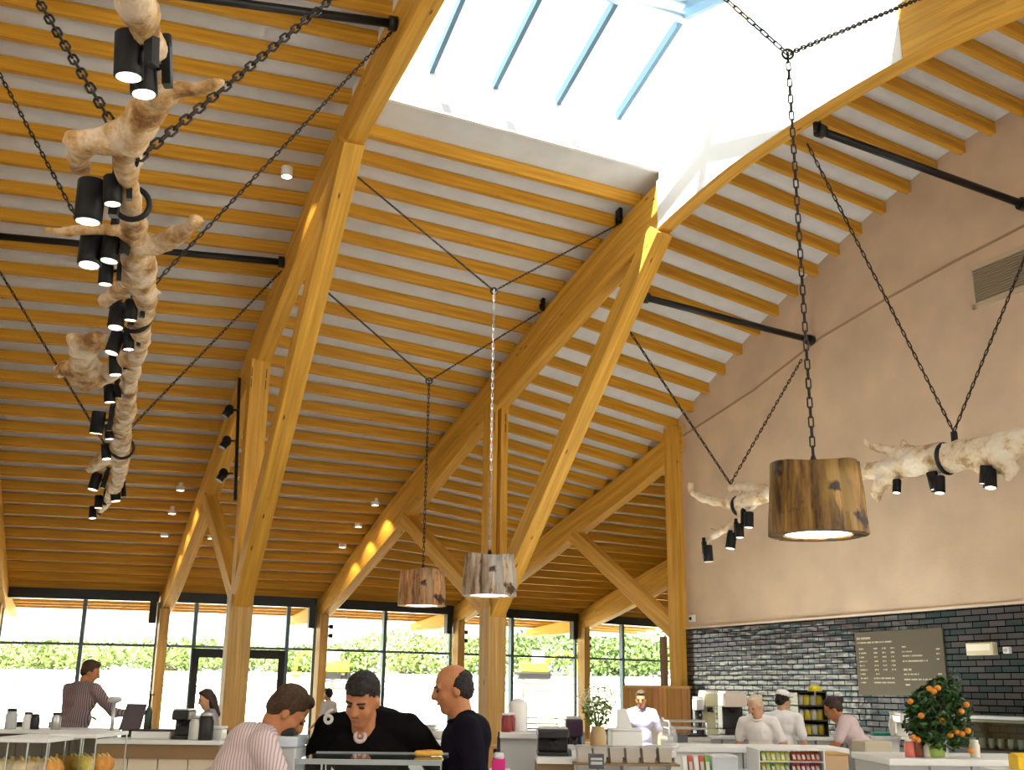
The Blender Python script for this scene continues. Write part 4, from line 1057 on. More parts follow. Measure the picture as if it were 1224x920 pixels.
    for s in (-1, 1):
        mb.cap2(T(sh + R2 @ Vector((.04 * s, -.01, .035))), T(shs[s] + Vector((0, 0, -.005))), .062 * scale, .068 * scale * f ** .3)
        el, ha = AR[s]
        if sleeve == 'short':
            e1 = shs[s].lerp(el, .72); mb.cap2(T(shs[s]), T(e1), .069 * scale * f ** .3, .060 * scale)
        else:
            mb.cap2(T(shs[s]), T(el), .068 * scale * f ** .3, .054 * scale); mb.cap2(T(el), T(el.lerp(ha, .86)), .055 * scale, .040 * scale)
    o = mb.build('shirt', shirt, g); rem(o, max(vox, .011), 5)
    tx = bpy.data.textures.get('cloth_folds') or bpy.data.textures.new('cloth_folds', 'CLOUDS'); tx.noise_scale = .12; tx.noise_depth = 1
    dm = o.modifiers.new('Folds', 'DISPLACE'); dm.texture = tx; dm.strength = .022; dm.mid_level = .5
    # collar
    mb = MB(); Mc = Matrix.Rotation(R(-lean - slump), 3, 'X')
    c_ = nb + Vector((0, .004, -.005))
    mb.torus(T(c_), .068 * scale, .013 * scale, W.to_3x3().normalized() @ Mc, n=20, m=8); mb.build('collar', shirt, o)
    if extra: extra(g, T, HM, H3, scale)
    # ---- trousers, shoes
    mb = MB(); mb.ell(T((0, 0, .93)), (.168 * f * scale, .128 * f * scale, .11 * scale), 16, 10, W.to_3x3().normalized())
    for s in (-1, 1):
        mb.cap2(T((.085 * s, 0, .90)), T((.10 * s, .01, .50)), .10 * scale, .07 * scale); mb.cap2(T((.10 * s, .01, .50)), T((.10 * s, -.02, .12)), .068 * scale, .055 * scale)
    rem(mb.build('trousers', trous or M_TROU, g), .014)
    for s in (-1, 1):
        mb = MB(); mb.cap2(T((.10 * s, -.05, .05)), T((.115 * s, .15, .045)), .048 * scale, .042 * scale); mb.build('shoe', M_SHOE, g)
    # ---- hair
    mb = MB()
    if hair in ('short', 'long', 'bun'):
        he(mb, (0, -.016, .056), (.082, .093, .079)); he(mb, (0, -.050, .010), (.074, .058, .078)); he(mb, (0, .035, .098), (.060, .048, .030))
        for s in (-1, 1): he(mb, (.066 * s, -.018, .03), (.018, .05, .045))
    if hair == 'crop':
        he(mb, (0, -.012, .056), (.081, .093, .078)); he(mb, (0, -.048, .012), (.073, .056, .068)); he(mb, (0, .05, .088), (.058, .04, .030)); he(mb, (0, .078, .072), (.05, .018, .014))
    if hair == 'bald':
        he(mb, (0, -.056, .005), (.076, .052, .072)); he(mb, (0, -.045, .05), (.074, .062, .045))
        for s in (-1, 1): he(mb, (.066 * s, -.028, .012), (.017, .04, .05))
    if hair == 'long':
        mb.cap2(HM @ Vector((0, -.06, .0)), HM @ Vector((0, -.085, -.20)), .072 * scale, .055 * scale)
        for s in (-1, 1): mb.cap2(HM @ Vector((.06 * s, -.03, .0)), HM @ Vector((.068 * s, -.04, -.20)), .035 * scale, .028 * scale)
    if hair == 'bun': he(mb, (0, -.115, .06), (.04, .035, .04))
    o = mb.build('hair', hairm, g); rem(o, max(.007, vox * .8), 2)
    tx2 = bpy.data.textures.get('hair_lumps') or bpy.data.textures.new('hair_lumps', 'CLOUDS'); tx2.noise_scale = .03
    dm = o.modifiers.new('Lumps', 'DISPLACE'); dm.texture = tx2; dm.strength = .012
    # ---- face
    for s in (-1, 1):
        mb = MB(); he(mb, (.031 * s, .0845, .006), (.014, .007, .006)); mb.build('eye', M_EYE, g)
        mb = MB(); mb.cap2(HM @ Vector((.014 * s, .0935, .026)), HM @ Vector((.047 * s, .083, .028)), .0048 * scale, .0035 * scale, 8); mb.build('eyebrow', hairm, g)
    mb = MB(); he(mb, (0, .0855, -.056), (.024, .008, .0065)); mb.build('mouth', M_LIP, g)
    return g
def base_for(px, py, D, dz):                                        # ground point under a head seen at px,py
    q = S(px, py, D); return (q.x, q.y)

random.seed(21)
SH_PINK = shirt_mat('pink_striped_shirt', (.42, .30, .31), (.66, .54, .53), 22, .35)
person((343, 846, 5.4), R(-70), 'young man with brown hair and pale striped shirt bending forward, face turned down', SH_PINK, 'short', M_HAIR_BR, M_SKIN2, lean=40, slump=10, pitch=40, turn=-4,
       arms={-1: ((-.24, .42, 1.02), (-.12, .62, .98)), 1: ((.24, .44, 1.0), (.12, .64, .98))}, vox=.008, fat=1.05, sleeve='long')
M_BLKSH = mat('black_polo', (.0045, .004, .004), .9, spec=.1)
M_NAVY = mat('navy_shirt', (.006, .005, .011), .9, spec=.1)
M_PRINT = mat('white_print', (.72, .68, .66), .7)
black_man = person((433, 831, 5.4), R(174), 'man with dark hair in black shirt with a white 6, looking down', M_BLKSH, 'crop', M_HAIR_DK, M_SKIN2, lean=30, side=3, slump=24, pitch=26, turn=-6, roll=-6,
       arms={1: ((.36, .10, 1.10), (.37, .30, 1.03)), -1: ((-.37, .04, 1.08), (-.30, .20, .90))}, vox=.008, fat=1.18, sleeve='short')
person((542, 819, 5.6), R(94), 'balding man in dark navy shirt standing in profile and looking down', M_NAVY, 'bald', M_HAIR_DK, M_SKIN2, lean=6, slump=8, pitch=10, turn=6,
       arms={-1: ((-.25, -.02, 1.10), (-.22, .22, 1.12)), 1: ((.20, .14, 1.10), (.10, .26, 1.27))}, vox=.008, fat=1.04, sleeve='short')
SH_GREY = shirt_mat('grey_mauve_shirt', (.10, .065, .075), (.30, .22, .22), 14, .45)
person((108, 801, 13.2), R(-28), 'man with short brown hair in grey mauve shirt, back turned, working at the till', SH_GREY, 'short', M_HAIR_BR, M_SKIN2, lean=14, slump=8, pitch=16, turn=-42,
       arms={-1: ((-.26, .16, 1.12), (-.22, .38, 1.10)), 1: ((.32, .26, 1.16), (.30, .52, 1.14))}, vox=.013, fat=1.2, sleeve='long')
person((247, 834, 12.6), R(112), 'woman with long dark brown hair and grey top seen beside the left column', mat('grey_top', (.30, .28, .28), .85), 'long', mat('hair_chestnut', (.035, .014, .008), .5), M_SKIN, lean=8, pitch=16, turn=10, vox=.013, fat=.9)
person((392, 829, 21), R(60), 'distant person with dark hair standing behind the man in black', mat('light_jacket', (.6, .58, .58), .85), 'short', M_HAIR_DK, M_SKIN, vox=.016, fat=.95)
M_WSH = mat('white_shirt', (.88, .86, .86), .85)
def cap(g, T, HM, H3, sc, m=None):
    mb = MB(); mb.ell(HM @ Vector((0, -.012, .085)), (.087, .099, .060), 16, 8, H3); c_ap = mb.build('cap', m or M_WSH, g)
    mb = MB(); mb.ell(HM @ Vector((0, .10, .075)), (.055, .045, .010), 12, 6, H3); mb.build('cap_peak', m or M_WSH, c_ap)
AR_F = {-1: ((-.28, .1, 1.12), (-.14, .34, 1.02)), 1: ((.28, .1, 1.12), (.14, .34, 1.02))}
person((903, 842, 12.2), R(150), 'pale haired server in white shirt bending over the counter by the coffee machine', M_WSH, 'bun', mat('hair_pale', (.62, .48, .34), .6), M_SKIN, lean=22, pitch=24, turn=-25, vox=.012, fat=1.05, arms=AR_F)
person((936, 836, 12.8), R(-30), 'server in white shirt and white cap over dark hair, back turned', M_WSH, 'short', M_HAIR_DK, M_SKIN, lean=8, pitch=10, turn=-30, vox=.012, fat=1.05, extra=cap)
person((996, 845, 12.0), R(72), 'dark haired woman in pale pink shirt and dark apron leaning over the worktop', mat('pale_pink_shirt', (.62, .50, .52), .85), 'bun', mat('hair_auburn', (.03, .012, .010), .5), M_SKIN2, lean=38, slump=6, pitch=24, turn=0, vox=.012, fat=1.0, sleeve='short',
       arms={-1: ((-.22, .38, 1.10), (-.14, .58, .98)), 1: ((.22, .36, 1.08), (.14, .56, .98))})
person((766, 834, 15), R(170), 'person with light brown hair and lavender top sitting before the plank screen', mat('lavender_top', (.36, .34, .48), .85), 'short', M_HAIR_BR, M_SKIN2, lean=6, pitch=14, vox=.014, fat=.95)

# print on the black shirt: a figure six and a round badge, laid on the cloth
def on_shirt(owner, px, py):
    dg = bpy.context.evaluated_depsgraph_get(); sh_ = [c for c in owner.children if c.name.startswith('shirt')][0]; ev = sh_.evaluated_get(dg); mi = sh_.matrix_world.inverted()
    v = ray(px, py); ok, loc, nor, _i = ev.ray_cast(mi @ Vector((0, 0, EYE)), (mi.to_3x3() @ v).normalized())
    return (sh_.matrix_world @ loc, (sh_.matrix_world.to_3x3() @ nor).normalized()) if ok else (None, None)
bpy.context.view_layer.update()
def text_mesh(body, size, M, th=.002):
    cu = bpy.data.curves.new('t', 'FONT'); cu.body = body; cu.size = size; cu.extrude = th; cu.align_x = 'CENTER'; cu.align_y = 'CENTER'; cu.offset = size * .02
    o = bpy.data.objects.new('t', cu); COL.objects.link(o); dg = bpy.context.evaluated_depsgraph_get(); me = bpy.data.meshes.new_from_object(o.evaluated_get(dg))
    mb = MB(); mb.add([M @ v.co for v in me.vertices], [tuple(p.vertices) for p in me.polygons]); bpy.data.objects.remove(o); bpy.data.curves.remove(cu); return mb
loc, nor = on_shirt(black_man, 394, 858)
if loc:
    tc_ = (Vector((0, 0, EYE)) - loc).normalized(); z = (nor * .3 + tc_ * .7).normalized(); up = Vector((.22, 0, 1)); x = up.cross(z).normalized(); y = z.cross(x)
    M = Matrix(((x.x, y.x, z.x, 0), (x.y, y.y, z.y, 0), (x.z, y.z, z.z, 0), (0, 0, 0, 1))); M.translation = loc + nor * .004 + z * .006
    text_mesh('6', .105, M, .014).build('number_print', M_PRINT, [c for c in black_man.children if c.name.startswith('shirt')][0])
loc, nor = on_shirt(black_man, 431, 880)
if loc:
    z = nor; x = Vector((0, 0, 1)).cross(z).normalized(); y = z.cross(x)
    M3 = Matrix(((x.x, y.x, z.x), (x.y, y.y, z.y), (x.z, y.z, z.z)))
    mb = MB(); mb.torus(loc + nor * .006, .024, .010, M3, n=24, m=6); mb.ell(loc + nor * .004, (.010, .010, .012), 10, 6, M3); mb.build('round_badge', mat('badge_print', (.60, .48, .46), .7), [c for c in black_man.children if c.name.startswith('shirt')][0])
# ================================================================ counters and things on them
random.seed(31)
M_CREAM = mat('cream_panel', (.72, .62, .47), .5)
M_BRN = mat('brown_fascia', (.26, .16, .07), .5)
M_GREY = mat('light_grey_panel', (.55, .56, .57), .45)
M_DKPL = mat('dark_plastic', (.02, .018, .02), .4)
M_CLR = glassm('display_glass', (.88, .94, .93))
M_PORC = mat('white_porcelain', (.82, .80, .77), .25, coat=.4)
M_BREAD = [mat('bread_%d' % i, c, .7, var=.3, vscale=14, bump=.4, bscale=40) for i, c in enumerate(((.80, .42, .06), (.85, .52, .10), (.62, .28, .05), (.88, .62, .22)))]
def rad_to(v): return math.atan2(v.y, v.x)
class Box3:
    """upright box with its front face spanning pixel columns px0..px1 at distance D, y0 top row, y1 bottom row"""
    def __init__(s, px0, px1, y0, y1, D, depth, z0=None):
        m = (px0 + px1) / 2; a = S(px0, y0, D); b = S(px1, y0, D); s.z1 = S(m, y0, D).z; s.z0 = S(m, y1, D).z if z0 is None else z0
        s.w = (Vector((b.x, b.y)) - Vector((a.x, a.y))).length; s.d = depth; s.c = Vector(((a.x + b.x) / 2, D + depth / 2, 0)); s.h = s.z1 - s.z0
        s.bot = Vector((s.c.x, s.c.y, s.z0))
    def p(s, u, v, w): return Vector((s.c.x + (u - .5) * s.w, s.c.y + (v - .5) * s.d, s.z0 + w * s.h))
    def sub(s, mb, u0, u1, v0, v1, w0, w1):
        mb.hexa([s.p(u0, v0, w0), s.p(u1, v0, w0), s.p(u1, v1, w0), s.p(u0, v1, w0)], [s.p(u0, v0, w1), s.p(u1, v0, w1), s.p(u1, v1, w1), s.p(u0, v1, w1)])
def counter(px0, px1, y0, D, depth, label, top=M_WHITE, panel=M_CREAM, fascia=None, fh=.13, name='service_counter', cat='counter', npan=4):
    b = Box3(px0, px1, y0, y0 + 40, D, depth, z0=0); g = thing(name, b.bot, label, cat)
    t = .04 / b.h; mb = MB(); b.sub(mb, -.01, 1.01, -.05, 1.03, 1 - t, 1); mb.build('worktop', top, g, bevel=.006)
    f_ = t
    if fascia is not None:
        f_ = t + fh / b.h; mb = MB(); b.sub(mb, 0, 1, 0, .98, 1 - f_, 1 - t); mb.build('fascia', fascia, g)
    for i in range(npan):
        mb = MB(); b.sub(mb, i / npan + .004, (i + 1) / npan - .004, .03, .98, .08 / b.h, 1 - f_); mb.build('front_panel', panel, g, bevel=.004)
    mb = MB(); b.sub(mb, .01, .99, .08, .95, 0, .08 / b.h); mb.build('plinth', M_DKPL, g)
    return b, g
def onbox(b, u, v): return Vector((b.c.x + (u - .5) * b.w, b.c.y + (v - .5) * b.d, b.z1))

# --- far till counter on the left with the brown fascia
cA, _ = counter(118, 262, 884, 10.9, .75, 'long white topped till counter with brown fascia on the left side', M_WHITE, M_CREAM, M_BRN, .13)
cB, _ = counter(-12, 116, 872, 12.0, .7, 'white topped counter in front of the man in the mauve shirt', M_WHITE, mat('dark_brown_panel', (.10, .065, .04), .5), None)
# register
def register(px0, px1, y0, y1, D, label, rz=0):
    b = Box3(px0, px1, y0, y0 + 20, D, .25, z0=cA.z1); g = thing('cash_register', b.bot, label, 'cash register')
    mb = MB(); b.sub(mb, .1, .9, .3, 1, 0, .22); mb.build('base', M_DKPL, g, bevel=.01)
    mb = MB(); mb.hexa([b.p(.05, .1, .22), b.p(.95, .1, .22), b.p(.95, .22, .22), b.p(.05, .22, .22)], [b.p(.15, .55, 1), b.p(1, .55, 1), b.p(1, .7, 1), b.p(.15, .7, 1)]); mb.build('screen', mat('till_screen', (.09, .07, .08), .25), g, bevel=.006)
    mb = MB(); b.sub(mb, .4, .6, .4, .8, .2, .5); mb.build('stand', M_DKPL, g)
    return g
def stand_z(D, z=.95): return z
register(142, 170, 841, 'cA', 11.3, 'slanted black cash register beside the man in the mauve shirt')
tA = Box3(150, 205, 866, 884, 11.0, .4)
# bottles, jars and mugs (lathe things)
def lathe_thing(name, label, cat, px, py_base, D, prof, m, group=None, lid=None, lidm=None, sc=1.0, n=18):
    q = S(px, py_base, D); g = thing(name, q, label, cat, group)
    mb = MB(); mb.lathe(q, [(r * sc, z * sc) for r, z in prof], n); mb.build('vessel', m, g)
    if lid:
        mb = MB(); mb.lathe(q, [(r * sc, z * sc) for r, z in lid], n); mb.build('lid', lidm or M_BLACK, g)
    return g
def ctop(b): return (S(612, 0, 1), b)[1].z1
def py_at(px, D, z):                                                # pixel row of height z at distance D, column px
    q = proj((S(px, 850, D).x, D, z)); return q[1]
JAR = [(.045, 0), (.05, .01), (.05, .12), (.04, .14), (.04, .15)]; JLID = [(.042, .15), (.042, .17), (.01, .175)]
BOT_ = [(.033, 0), (.036, .01), (.036, .15), (.013, .20), (.013, .25), (.015, .26)]
MUG = [(.035, 0), (.042, .02), (.042, .09), (.038, .09), (.036, .02)]
zc = cA.z1
M_TEA = mat('teal_glass', (.10, .25, .27), .2); M_AMB = mat('amber_glass', (.35, .16, .03), .2); M_CLJ = mat('frosted_jar', (.62, .64, .60), .25)
# black coffee grinder and containers on the left counter
def machine(px0, px1, y0, y1, D, depth, label, name='coffee_machine', cat='coffee machine', m1=M_DKPL, m2=M_STEEL, hopper=False):
    b = Box3(px0, px1, y0, y1, D, depth); g = thing(name, b.bot, label, cat)
    mb = MB(); b.sub(mb, 0, 1, .1, 1, 0, .12); mb.build('base', m1, g, bevel=.008)
    mb = MB(); b.sub(mb, .02, .98, .45, 1, .12, .62); mb.build('back_body', m1, g, bevel=.008)
    mb = MB(); b.sub(mb, 0, 1, 0, 1, .60, .90); hd_ = mb.build('head', m2, g, bevel=.012)
    mb = MB(); b.sub(mb, .05, .95, .05, .95, .90, .95); mb.build('cup_rail', M_STEEL, g, bevel=.004)
    for u in ((.28, .72) if b.w > .3 else (.5,)):
        mb = MB(); p = b.p(u, .25, .58); mb.cyl(p, p - Vector((0, 0, .05)), .032, 12); mb.bar(p - Vector((0, .0, .03)), p - Vector((0, .16, .045)), .02, .02); mb.build('brew_handle', M_DKPL, hd_)
    if hopper:
        mb = MB(); p = b.p(.5, .6, .95); mb.lathe(p, [(.03, 0), (.09, .12), (.095, .2), (.08, .21)], 16); mb.build('hopper', M_CLJ, g)
    return b, g
zA = zc
machine(206, 226, 845, py_at(216, 10.95, zA), 10.95, .3, 'upright black coffee grinder on the till counter beside the slim post', 'coffee_grinder', 'coffee grinder', M_DKPL, M_DKPL)
lathe_thing('glass_jar', 'steel topped glass jar next to the black coffee grinder', 'jar', 233, py_at(233, 10.95, zA), 10.95, JAR, M_CLJ, None, JLID, M_STEEL, 1.3)
lathe_thing('glass_jar', 'dark jar standing behind the jar with the steel lid', 'jar', 245, py_at(245, 10.95, zA), 10.95, JAR, M_DKPL, None, JLID, M_STEEL, 1.45)
b = Box3(249, 266, 868, py_at(258, 11.0, zA), 11.0, .2); g = thing('storage_box', b.bot, 'pale clear storage box at the end of the till counter', 'box')
mb = MB(); b.sub(mb, 0, 1, 0, 1, 0, .8); mb.build('tub', M_CLJ, g, bevel=.01); mb = MB(); b.sub(mb, -.04, 1.04, -.04, 1.04, .8, 1); mb.build('lid', M_WHITE, g, bevel=.01)
b = Box3(157, 204, 872, py_at(180, 11.05, zA), 11.05, .35); g = thing('storage_box', b.bot, 'long low white box with a black lid behind the till counter edge', 'box')
mb = MB(); b.sub(mb, 0, 1, 0, 1, 0, .85); mb.build('tub', M_WHITE, g, bevel=.01); mb = MB(); b.sub(mb, -.02, 1.02, -.02, 1.02, .85, 1); mb.build('lid', M_DKPL, g, bevel=.006)
q = S(175, py_at(175, 11.0, zA) - 12, 11.0)
lathe_thing('pump_bottle', 'slim pump bottle beside the register in front of the slim post', 'bottle', 176, 871, 11.15, BOT_, mat('dark_green_bottle', (.03, .05, .03), .2), None, [(.012, .26), (.012, .30), (.04, .30), (.04, .31)], M_DKPL, 1.05)
q = S(137, 836, 11.9); q = S(137, 838, 11.3); g = thing('desk_scales', (q.x, q.y, cA.z1), 'small steel post with a grey dish standing beyond the register', 'scales')
mb = MB(); mb.cyl((q.x, q.y, cA.z1), (q.x, q.y, q.z), .018); mb.build('post', M_STEEL, g)
mb = MB(); mb.lathe((q.x, q.y, q.z), [(.02, -.02), (.065, 0), (.065, .03), (.045, .045)], 18); mb.build('dish', M_GREY, g)
for i, (px, s_, m_, lb) in enumerate(((12, 1.2, M_GREY, 'grey pot at the far left end of the white counter'), (32, 1.0, M_WHITE, 'white pot beside the grey one on the left counter'), (41, .9, M_DKPL, 'small dark pot on the left white counter'), (66, 1.0, M_STEEL, 'steel pot nearest the man in the mauve shirt'))):
    lathe_thing('counter_pot', lb, 'pot', px, py_at(px, 12.1, cB.z1), 12.1, JAR, m_, 'pots on the left counter', JLID, M_DKPL, s_)
b = Box3(86, 117, 868, py_at(100, 12.2, cB.z1) , 12.2, .25)
mb = MB()

# --- bakery case bottom left, loaves inside
def glass_case(px0, px1, y0, D, depth, label, nshelf=1, zbase=.0, top=M_WHITE, name='display_case'):
    b = Box3(px0, px1, y0, y0 + 30, D, depth, z0=0); g = thing(name, b.bot, label, 'display case'); H = b.h
    mb = MB(); b.sub(mb, 0, 1, 0, 1, 0, .55 / H); mb.build('cabinet', M_CREAM, g, bevel=.01)
    mb = MB(); b.sub(mb, -.01, 1.01, -.02, 1.02, 1 - .025 / H, 1); mb.build('top_shelf', top, g, bevel=.004)
    mb = MB(); b.sub(mb, .005, .995, .005, .015, .58 / H, 1 - .03 / H); mb.build('front_glass', M_CLR, g)
    for u in (0, .333, .667, .985):
        mb = MB(); b.sub(mb, u, u + .015, 0, .02, .55 / H, 1 - .025 / H); mb.build('upright', M_STEEL, g)
    for u in (0, .985):
        mb = MB(); b.sub(mb, u, u + .015, .97, 1, .55 / H, 1 - .025 / H); mb.build('upright', M_STEEL, g)
    mb = MB(); b.sub(mb, .01, .99, .05, .95, .80 / H, .82 / H); mb.build('shelf', M_STEEL, g)
    return b, g
bk, _ = glass_case(-14, 58, 882, 7.0, .6, 'glass bakery case full of golden loaves at the lower left corner')
bk2, _ = glass_case(60, 116, 877, 7.4, .6, 'second glass bakery case with darker rolls, next to the corner one')
def loaf(c, L, r, rz, m, label, group):
    g = thing('bread_loaf', c, label, 'bread', group)
    mb = MB(); d = Vector((math.cos(rz), math.sin(rz), 0)); n = 9
    pts = [c + d * (L * (i / (n - 1) - .5)) + Vector((0, 0, r * .85)) for i in range(n)]
    rr = [r * math.sqrt(max(.02, 1 - (2 * i / (n - 1) - 1) ** 4)) * (1 + .05 * math.sin(i * 2.2)) for i in range(n)]
    mb.tube(pts, rr, 12, jit=.04); cr_ = mb.build('crust', m, g)
    mb = MB()
    for k in (-.25, 0, .25):
        p = c + d * (L * k) + Vector((0, 0, r * 1.80)); s_ = Vector((-d.y, d.x, 0)); mb.tube([p - s_ * r * .5 - d * .02 - Vector((0, 0, r * .1)), p + Vector((0, 0, r * .06)), p + s_ * r * .5 + d * .02 - Vector((0, 0, r * .1))], [.006, .011, .006], 6)
    mb.build('score_mark', M_BREAD[3], cr_)
    return g
WORDS = ['first', 'second', 'third', 'fourth', 'fifth', 'sixth', 'seventh', 'eighth', 'ninth', 'tenth', 'eleventh', 'twelfth', 'thirteenth', 'fourteenth', 'fifteenth']
k = 0
for (b_, nm, nn) in ((bk, 'corner bakery case', 5), (bk2, 'second bakery case', 4)):
    for lev, zz in ((0, .825), (1, .985)):
        for i in range(nn):
            u = (i + .5) / nn; c = b_.p(u, .30 + .12 * (i % 2), 0); c.z = zz
            loaf(c, .21, .062, random.uniform(.9, 1.6), M_BREAD[(i + lev + k) % 3], 'golden bread loaf in the %s, %s along the %s layer' % (nm, WORDS[i], 'upper' if lev else 'lower'), 'loaves in the bakery cases')
    k += 1
# --- glass deli counter in the foreground, in front of the three men
b = Box3(352, 528, 909, 930, 4.28, .5, z0=0); b.c.y += 0; dl = thing('deli_counter', b.bot, 'low glass topped deli counter in front of the young man and the man in black', 'deli counter'); H = b.h
mb = MB(); b.sub(mb, 0, 1, 0, 1, 0, .80 / H); mb.build('cabinet', M_GREY, dl, bevel=.01)
mb = MB(); b.sub(mb, 0, 1, 0, .012, .82 / H, 1); mb.build('front_glass', M_CLR, dl)
mb = MB(); b.sub(mb, 0, 1, 0, 1, 1 - .010 / H, 1); mb.build('glass_top', M_CLR, dl)
for v0_, v1_ in ((-.01, .03), (.97, 1.01)):
    mb = MB(); b.sub(mb, 0, 1, v0_, v1_, 1 - .014 / H, 1 + .004 / H); mb.build('top_rail', bpy.data.materials.get('dull_rail') or mat('dull_rail', (.30, .33, .34), .4), dl)
for u in (0, .18, .99):
    mb = MB(); b.sub(mb, u, u + .01, 0, .03, .8 / H, 1); mb.build('upright', M_STEEL, dl)
def tray(u0, u1, m, label, fill=None):
    g = thing('serving_tray', b.p((u0 + u1) / 2, .5, .81 / H), label, 'tray', 'trays in the deli counter')
    mb = MB(); b.sub(mb, u0, u1, .15, .85, .81 / H, .83 / H)
    for a_ in ((u0, u1, .15, .18), (u0, u1, .82, .85), (u0, u0 + .01, .15, .85), (u1 - .01, u1, .15, .85)): b.sub(mb, *a_, .83 / H, .93 / H)
    mb.build('pan', m, g, bevel=.003)
    mb = MB()
    for _ in range(14): mb.ell(b.p(random.uniform(u0 + .02, u1 - .02), random.uniform(.22, .78), random.uniform(.86, .92) / H), (.03, .03, .02), 8, 6)
    mb.build('food_pieces', fill, g)
tray(.22, .46, M_STEEL, 'steel tray with dark green food in the deli counter', mat('olive_food', (.09, .12, .07), .5)); tray(.48, .72, M_WHITE, 'white tray in the deli counter below the man in black', mat('pale_food', (.62, .66, .60), .6)); tray(.74, .97, M_STEEL, 'tray of teal green food in the deli counter, end nearest the balding man', mat('teal_food', (.10, .32, .26), .5))
q = b.p(.90, .6, 1); g = thing('bread_roll', (q.x, q.y, q.z), 'slim brown bread stick lying on the counter before the balding man', 'bread')
mb = MB(); mb.cap2(q + Vector((-.06, 0, .012)), q + Vector((.03, .03, .012)), .011, .011); mb.build('crust', M_BREAD[0], g)
mb = MB(); mb.tube([q + Vector((-.05, 0, .022)), q + Vector((-.01, .012, .024)), q + Vector((.02, .024, .022))], [.002, .003, .002], 6); mb.build('score_mark', M_BREAD[2], g)
# till hardware by the young man
zt_ = b.z1
b2 = Box3(322, 356, 880, 902, 5.3, .3, z0=0); g = thing('till_stand', b2.bot, 'white topped stand with a dark card reader in front of the young man', 'stand')
mb = MB(); b2.sub(mb, 0, 1, 0, 1, .965, 1); mb.build('worktop', mat('pale_blue_top', (.62, .70, .78), .3), g, bevel=.005); mb = MB(); b2.sub(mb, .05, .95, .05, .95, 0, .965); mb.build('cabinet', M_GREY, g, bevel=.01)
q = b2.p(.45, .4, 1); g = thing('card_reader', q, 'small black card reader on the stand below the young man', 'card reader')
mb = MB(); mb.box(q + Vector((0, 0, .02)), (.09, .14, .04)); mb.build('housing', M_DKPL, g, bevel=.008); mb = MB(); mb.box(q + Vector((0, .02, .045)), (.06, .05, .006), rot=(.2, 0, 0)); mb.build('screen', mat('grey_blue_screen', (.1, .18, .25), .2), g)
# --- white counter between the man in black and the balding man
cM, _ = counter(462, 566, 885, 9.0, .8, 'white counter with a yellow green box between the man in black and the balding man', M_WHITE, M_WHITE, None)
zM = cM.z1
def carton(px0, px1, y0, D, depth, z, label, m, band=None, cat='box', name='food_carton', group=None):
    b = Box3(px0, px1, y0, y0 + 10, D, depth, z0=z); g = thing(name, b.bot, label, cat, group)
    mb = MB(); b.sub(mb, 0, 1, 0, 1, 0, .93); mb.build('box_body', m, g, bevel=.004)
    mb = MB(); b.sub(mb, -.01, 1.01, -.01, .52, .93, 1); b.sub(mb, -.01, 1.01, .54, 1.01, .93, 1); mb.build('flap', m, g)
    if band is not None:
        mb = MB(); b.sub(mb, .1, .9, -.02, 0, .25, .7); mb.build('printed_label', band, g)
    return b, g
carton(478, 500, 873, 9.2, .25, zM, 'yellow green carton on the white counter left of the slicer', mat('lime_card', (.50, .52, .12), .6), mat('olive_print', (.14, .16, .04), .6))
machine(502, 520, 866, py_at(511, 9.2, zM), 9.2, .35, 'grey slicer shaped machine on the white counter beside the balding man', 'meat_slicer', 'slicer', M_GREY, M_STEEL)
lathe_thing('white_bowl', 'white bowl on the counter behind the balding man, dark rim', 'bowl', 528, py_at(528, 9.25, zM), 9.25, [(.04, 0), (.05, .01), (.11, .06), (.115, .07), (.105, .07)], M_PORC, None, [(.10, .062), (.10, .066)], M_DKPL)
# far shelves / tables near the windows
def table(px, D, w, d, label, m=M_POST):
    q = S(px, 860, D); g = thing('dining_table', (q.x, q.y, 0), label, 'table', 'cafe tables by the windows')
    mb = MB(); mb.box((q.x, q.y, .735), (w, d, .035)); mb.build('tabletop', m, g, bevel=.006)
    for sx in (-1, 1):
        for sy in (-1, 1):
            mb = MB(); mb.box((q.x + sx * (w / 2 - .06), q.y + sy * (d / 2 - .06), .36), (.05, .05, .72)); mb.build('leg', M_BLACK, g)
    return q
def chair_proto():
    g = thing('dining_chair', (0, 0, 0), None, 'chair')
    mb = MB(); mb.box((0, 0, .45), (.42, .42, .03)); mb.build('seat', M_POST, g, bevel=.008)
    mb = MB(); mb.box((0, -.20, .80), (.42, .025, .22), rot=(.08, 0, 0)); mb.build('backrest', M_DKPL, g, bevel=.008)
    for sx in (-1, 1):
        for sy in (-1, 1):
            mb = MB(); mb.cyl((sx * .18, sy * .18, .44), (sx * .20, sy * .20, 0), .016, 8); mb.build('leg', M_DKPL, g)
        mb = MB(); mb.cyl((sx * .18, -.19, .44), (sx * .18, -.20, .9), .014, 8); mb.build('back_post', M_DKPL, g)
    return g
cp = chair_proto(); cused = [False]
def chair(x, y, rz, label):
    if cused[0]: g = copy_tree(cp)
    else: g = cp; cused[0] = True
    g.location = (x, y, 0); g.rotation_euler = (0, 0, rz); g['label'] = label; g['category'] = 'chair'; g['group'] = 'cafe chairs by the windows'
for i, (px, D, nm) in enumerate(((25, 19, 'behind the far left counter'), (300, 18, 'behind the left branching column'), (480, 18, 'between the two men in dark shirts'), (640, 17, 'right of the middle branching column'), (705, 19, 'behind the leafy plant'))):
    q = table(px, D, 1.3, .75, 'wooden cafe table near the windows ' + nm)
    for j, (dx, dy, rz, wd) in enumerate(((-.35, -.62, 0, 'near side, first'), (.35, -.62, 0, 'near side, second'), (-.35, .62, PI, 'window side, first'), (.35, .62, PI, 'window side, second'))):
        chair(q.x + dx, q.y + dy, rz, 'cafe chair at the table %s, %s' % (nm, wd))
